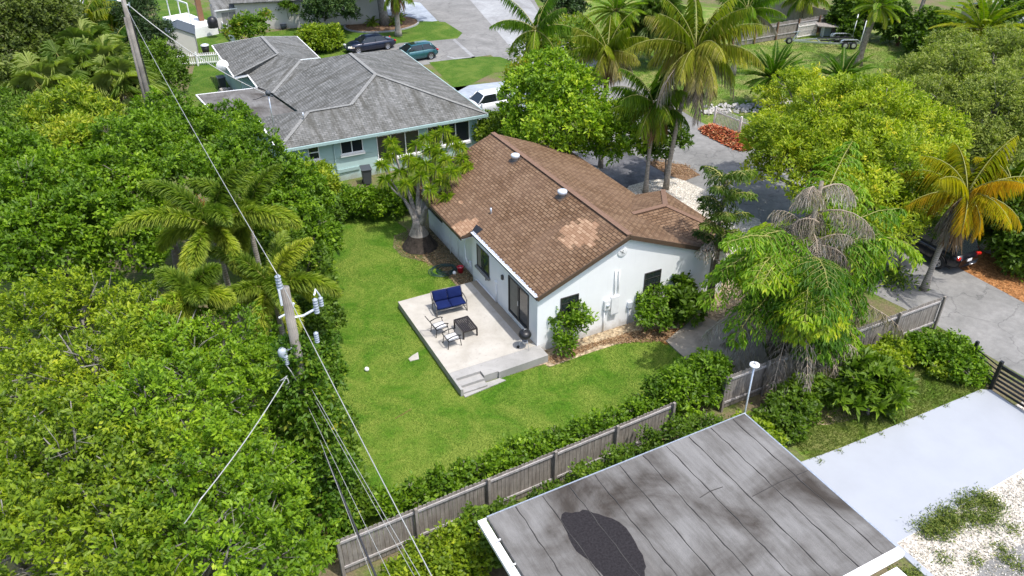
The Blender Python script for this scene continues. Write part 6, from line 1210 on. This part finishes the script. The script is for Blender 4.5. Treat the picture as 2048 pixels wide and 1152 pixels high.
for cx, cy, z, lab in ((150, 165, 4.5, 'fan palm with fine drooping leaves in the middle of the left palm group'), (205, 150, 4.5, 'fan palm at the right of the left palm group, next to the far pole'), (95, 190, 4.5, 'fan palm at the left of the left palm group with dry leaves below'), (165, 120, 5.0, 'fan palm at the back of the left palm group under the dark tree'), (245, 185, 3.8, 'small fan palm against the base of the far pole')):
    q = at(cx, cy, z); fanpalm('fan_palm', lab, (q.x, q.y, 0), z, 40, 2.7, dead=1, group='fan palms at the upper left', tint=(.3, 1.))
q = at(1318, 40, 4.0); fanpalm('fan_palm', 'dark fan palm between the date palm and the tallest coconut palm', (q.x, q.y, 0), 4.0, 38, 2.4, dead=1, tint=(0, .6))
q = at(1270, 60, 3.0); fanpalm('fan_palm', 'small dark fan palm left of the tallest coconut crown', (q.x, q.y, 0), 3.0, 24, 1.9, dead=1, tint=(0, .5))
for cx, cy, z, mt_, lab in ((190, 22, 5, 'fr_yellow', 'yellow areca palm beside the deep teal gable'), (225, 55, 4.2, 'fr_yellow', 'yellow green areca palm left of the far pole top'), (165, 70, 4, 'fr_green', 'green areca palm below the deep teal gable'), (225, 110, 3.6, 'fr_green', 'low areca palm between the fan palms and the far pole'), (170, 45, 5, 'fr_yellow', 'yellow areca palm touching the dark tree at the top left')):
    pp('areca_palm', lab, cx, cy, z+.8, 22, 2.9, mt_, ll=.6, lw=.09, nleaf=60, tint=(.0, .6), r=.08, droop=(1.1, 1.8))

# ---------- broad trees and shrubs across the picture
tree('oak_tree', 'large dark olive tree in the top left corner', 'tree', None, [(10, 25, 8.5, 2.9), (92, 55, 7.0, 2.3), (35, 95, 6.4, 2.4), (90, 15, 7.8, 2.2), (-30, 170, 5.5, 2.2), (165, 85, 5.5, 1.2)], dens=9, LL=.22, LW=.11, nl=9, mat='lf_olive', tr=.4)
tree('dark_tree', 'dark needle leaved tree right of the far utility pole', 'tree', (300, 150), [(275, 28, 6.2, 1.5), (300, 70, 5.0, 1.5), (262, 88, 4.6, 1.3), (315, 110, 3.4, 1.2), (290, -10, 7.2, 1.2)], dens=13, LL=.25, LW=.06, nl=9, mat='lf_dark', tr=.14, jag=.5)
tree('broadleaf_tree', 'rounded green tree below the small garden shed at the upper left', 'tree', None, [(305, 125, 4.0, 1.5), (335, 165, 3.2, 1.4), (290, 170, 3.4, 1.4), (345, 130, 2.6, 1.0)], dens=14, LL=.22, LW=.10, nl=8, mat='lf_mid')
tree('broadleaf_tree', 'leafy tree with yellowing top between the teal house and the coconut palms', 'tree', (1130, 335), [(1062, 195, 4.8, 1.8), (1130, 190, 5.4, 2.0), (1105, 262, 3.8, 1.9), (1170, 235, 4.6, 1.9), (1060, 262, 3.2, 1.4), (1235, 262, 3.6, 1.6), (1205, 300, 2.4, 1.1), (1265, 290, 2.6, .9), (1100, 150, 6.0, 1.5)], dens=13, LL=.21, LW=.10, nl=8, mat='lf_bright', flush=.35, tlo=.15, thi=1.1)
tree('broadleaf_tree', 'orange and yellow tinted crown behind the middle leafy tree at the top', 'tree', (1100, 260), [(1075, 110, 5.6, 1.5), (1110, 85, 5.8, 1.5), (1150, 60, 5.5, 1.3), (1050, 150, 5.0, 1.2), (1160, 110, 5.2, 1.2)], dens=9, LL=.2, LW=.09, nl=8, mat='lf_autumn', tlo=.35, thi=1.0, jag=.4)
tree('broadleaf_tree', 'dark leafed sapling overhanging the street right of the coconut trunks', 'tree', (1330, 350), [(1330, 255, 3.0, .8), (1352, 285, 2.4, .7), (1310, 300, 2.2, .7), (1345, 240, 3.2, .5)], dens=14, LL=.26, LW=.10, nl=7, mat='lf_mid', thi=.4, tr=.06)
tree('garden_shrub', 'yellow green shrub between the white car and the brown roof ridge', 'shrub', None, [(985, 262, 1.6, 1.1), (1020, 250, 1.8, 1.0), (1045, 290, 1.4, 1.0), (1000, 290, 1.0, .9)], dens=24, LL=.18, LW=.09, nl=7, mat='lf_yel', tr=.05, tlo=-.1, thi=.6)
tree('broadleaf_tree', 'big rounded yellow green tree between the street and the slim date palms', 'tree', (1690, 500), [(1590, 205, 5.2, 1.7), (1560, 285, 4.2, 1.7), (1520, 338, 3.0, .8), (1662, 232, 5.8, 2.0), (1755, 235, 5.8, 2.0), (1845, 275, 4.9, 1.8), (1700, 320, 5.0, 2.1), (1795, 335, 4.9, 2.1), (1625, 355, 3.9, 1.8), (1740, 420, 3.9, 1.9), (1822, 385, 3.9, 1.4), (1600, 290, 4.6, 1.6)], dens=17, LL=.18, LW=.065, nl=10, mat='lf_yel', tr=.3, tlo=.15, thi=1.15, sub=1.45, rlo=.7)
tree('broadleaf_tree', 'green lower foliage reaching toward the black suv', 'tree', (1800, 540), [(1785, 432, 3.0, 1.0), (1868, 450, 2.6, .6), (1745, 470, 2.4, .9)], dens=22, LL=.17, LW=.055, nl=9, mat='lf_mid', tr=.08)
tree('oak_tree', 'wide olive green fine leaved tree at the right edge behind the yellow green one', 'tree', (1960, 330), [(1890, 160, 4.6, 2.5), (1985, 130, 5.2, 2.7), (1850, 215, 3.8, 2.1), (1985, 225, 4.6, 2.5), (1830, 165, 3.6, 1.8), (2045, 190, 5.0, 2.4), (1935, 280, 3.2, 2.1), (2020, 290, 3.2, 2.0), (1900, 105, 3.6, 1.6)], dens=15, LL=.19, LW=.065, nl=10, mat='lf_olive', tr=.3, flush=.1, twigs=2, barkm='greybark', jag=.35, tlo=.5, thi=1.2)
for pts, lab in (([(1690, 38, 1.5, 1.5), (1702, 60, .9, 1.1)], 'dark shrub left of the shaggy palm trunk behind the trailer'), ([(1775, 38, 2.0, 1.8), (1800, 62, 1.2, 1.4)], 'dark shrub right of the shaggy palm trunk'), ([(1870, 60, 2.2, 2.0), (1850, 90, 1.2, 1.4)], 'dark shrub behind the leaning bare palm trunk'), ([(2035, 40, 2.5, 2.4)], 'dark shrub behind the tan house corner at the right edge'), ([(1720, 15, 2.6, 2.2)], 'dark shrub at the top edge behind the shaggy palm')):
    tree('garden_shrub', lab, 'shrub', None, pts, dens=12, LL=.3, LW=.16, nl=7, mat='lf_mid', tr=.06, thi=.5)
for pts, lab in (([(2030, 450, 2.0, 1.6), (2045, 400, 2.4, 1.5)], 'dark green shrub at the right edge behind the thick palm trunk'), ([(2038, 500, 1.1, 1.2), (2010, 470, 1.2, 1.0)], 'low green shrub at the right edge by the orange mulch')):
    tree('verge_shrub', lab, 'shrub', None, pts, dens=22, LL=.24, LW=.11, nl=7, mat='lf_mid', tr=.05, thi=.45)
tree('ornamental_tree', 'small tree flushed cream and brown in front of the tall grey shed', 'tree', (497, 90), [(490, 55, 2.0, 1.1), (470, 65, 1.6, .9), (515, 55, 1.7, .9), (532, 32, 2.6, .5)], dens=14, LL=.26, LW=.11, nl=7, mat='lf_autumn', tr=.07, thi=.8, tlo=.2)
tree('round_shrub', 'clipped round bright shrub on the grass left of the sedan', 'shrub', (640, 98), [(625, 85, .9, 1.3), (655, 82, .9, 1.35), (640, 76, 1.1, 1.2)], dens=26, LL=.22, LW=.11, nl=7, mat='lf_yel', tr=.05, jag=.12)
tree('oak_tree', 'shade tree with a forked grey trunk in the kerbed bed beside the street', 'tree', (13.4, 58.1, 0), [(V3_(11.0, 57.2, 6.2), 0, 0, 2.6), (V3_(14.5, 60, 8), 0, 0, 3.4), (V3_(16.5, 57, 7.4), 0, 0, 2.8), (V3_(8.2, 58.5, 6.4), 0, 0, 2.3), (V3_(12.5, 56, 8), 0, 0, 2.6)], dens=7, LL=.3, LW=.14, nl=8, mat='lf_dark', tr=.45, barkm='greybark', tlo=.2, thi=1.)
tree('broadleaf_tree', 'dark drooping tree beside the white vinyl panel', 'tree', (645, 48), [(645, 10, 3.2, 1.5), (628, 28, 2.0, 1.0), (680, 12, 3.0, 1.4), (700, 30, 1.8, .7)], dens=12, LL=.28, LW=.10, nl=7, mat='lf_dark', tr=.12, tlo=.3, thi=1.)
tree('sapling', 'thin sapling rising in front of the white vinyl panel', 'tree', (580, 55), [(572, 12, 2.4, .45), (590, 22, 2.0, .4), (560, 20, 1.8, .35)], dens=22, LL=.3, LW=.11, nl=6, mat='lf_mid', tr=.04)
tree('broadleaf_tree', 'dark tree at the top edge right of the drooping palm', 'tree', (1135, 40), [(1132, 5, 2.6, 1.6), (1150, 18, 1.8, 1.2), (1115, 0, 3.2, 1.2)], dens=12, LL=.24, LW=.11, nl=8, mat='lf_dark', tr=.12)
# kerbed bed with low plants under the shade tree
cb = at(765, 50, 0); bd_ = wthing('kerbed_bed', 'oval mulch bed with a pale kerb under the shade tree', 'flower bed', (cb.x, cb.y, 0)); ring = [(cb.x+4.0*math.cos(a_), cb.y+.2+3.3*math.sin(a_)) for a_ in np.linspace(0, 2*math.pi, 33)[:-1]]
MB().prism(ring, .0, .06).build('soil', 'mulch', bd_); kb_ = MB()
for i in range(32): a_, c2 = ring[i], ring[(i+1) % 32]; kb_.beam((a_[0], a_[1], .07), (c2[0], c2[1], .07), .18, .14)
kb_.build('kerb', 'driveway', bd_)
for px_, py_, lab in ((745, 52, 'spiky low plant left of the shade tree trunk'), (755, 40, 'low plant behind the shade tree trunk'), (790, 50, 'spiky low plant right of the shade tree trunk'), (800, 42, 'low plant at the right end of the kerbed bed')):
    q = at(px_, py_, 0); palm('bedding_plant', lab, (q.x, q.y, 0), (q.x, q.y, .3), 22, 1.0, .3, .05, 26, 'fr_green', 'date', (.3, 1.), .05, cat='plant', group='plants in the kerbed bed')
print('objects', len(bpy.data.objects), 'tris', sum(len(m.polygons) for m in bpy.data.meshes))
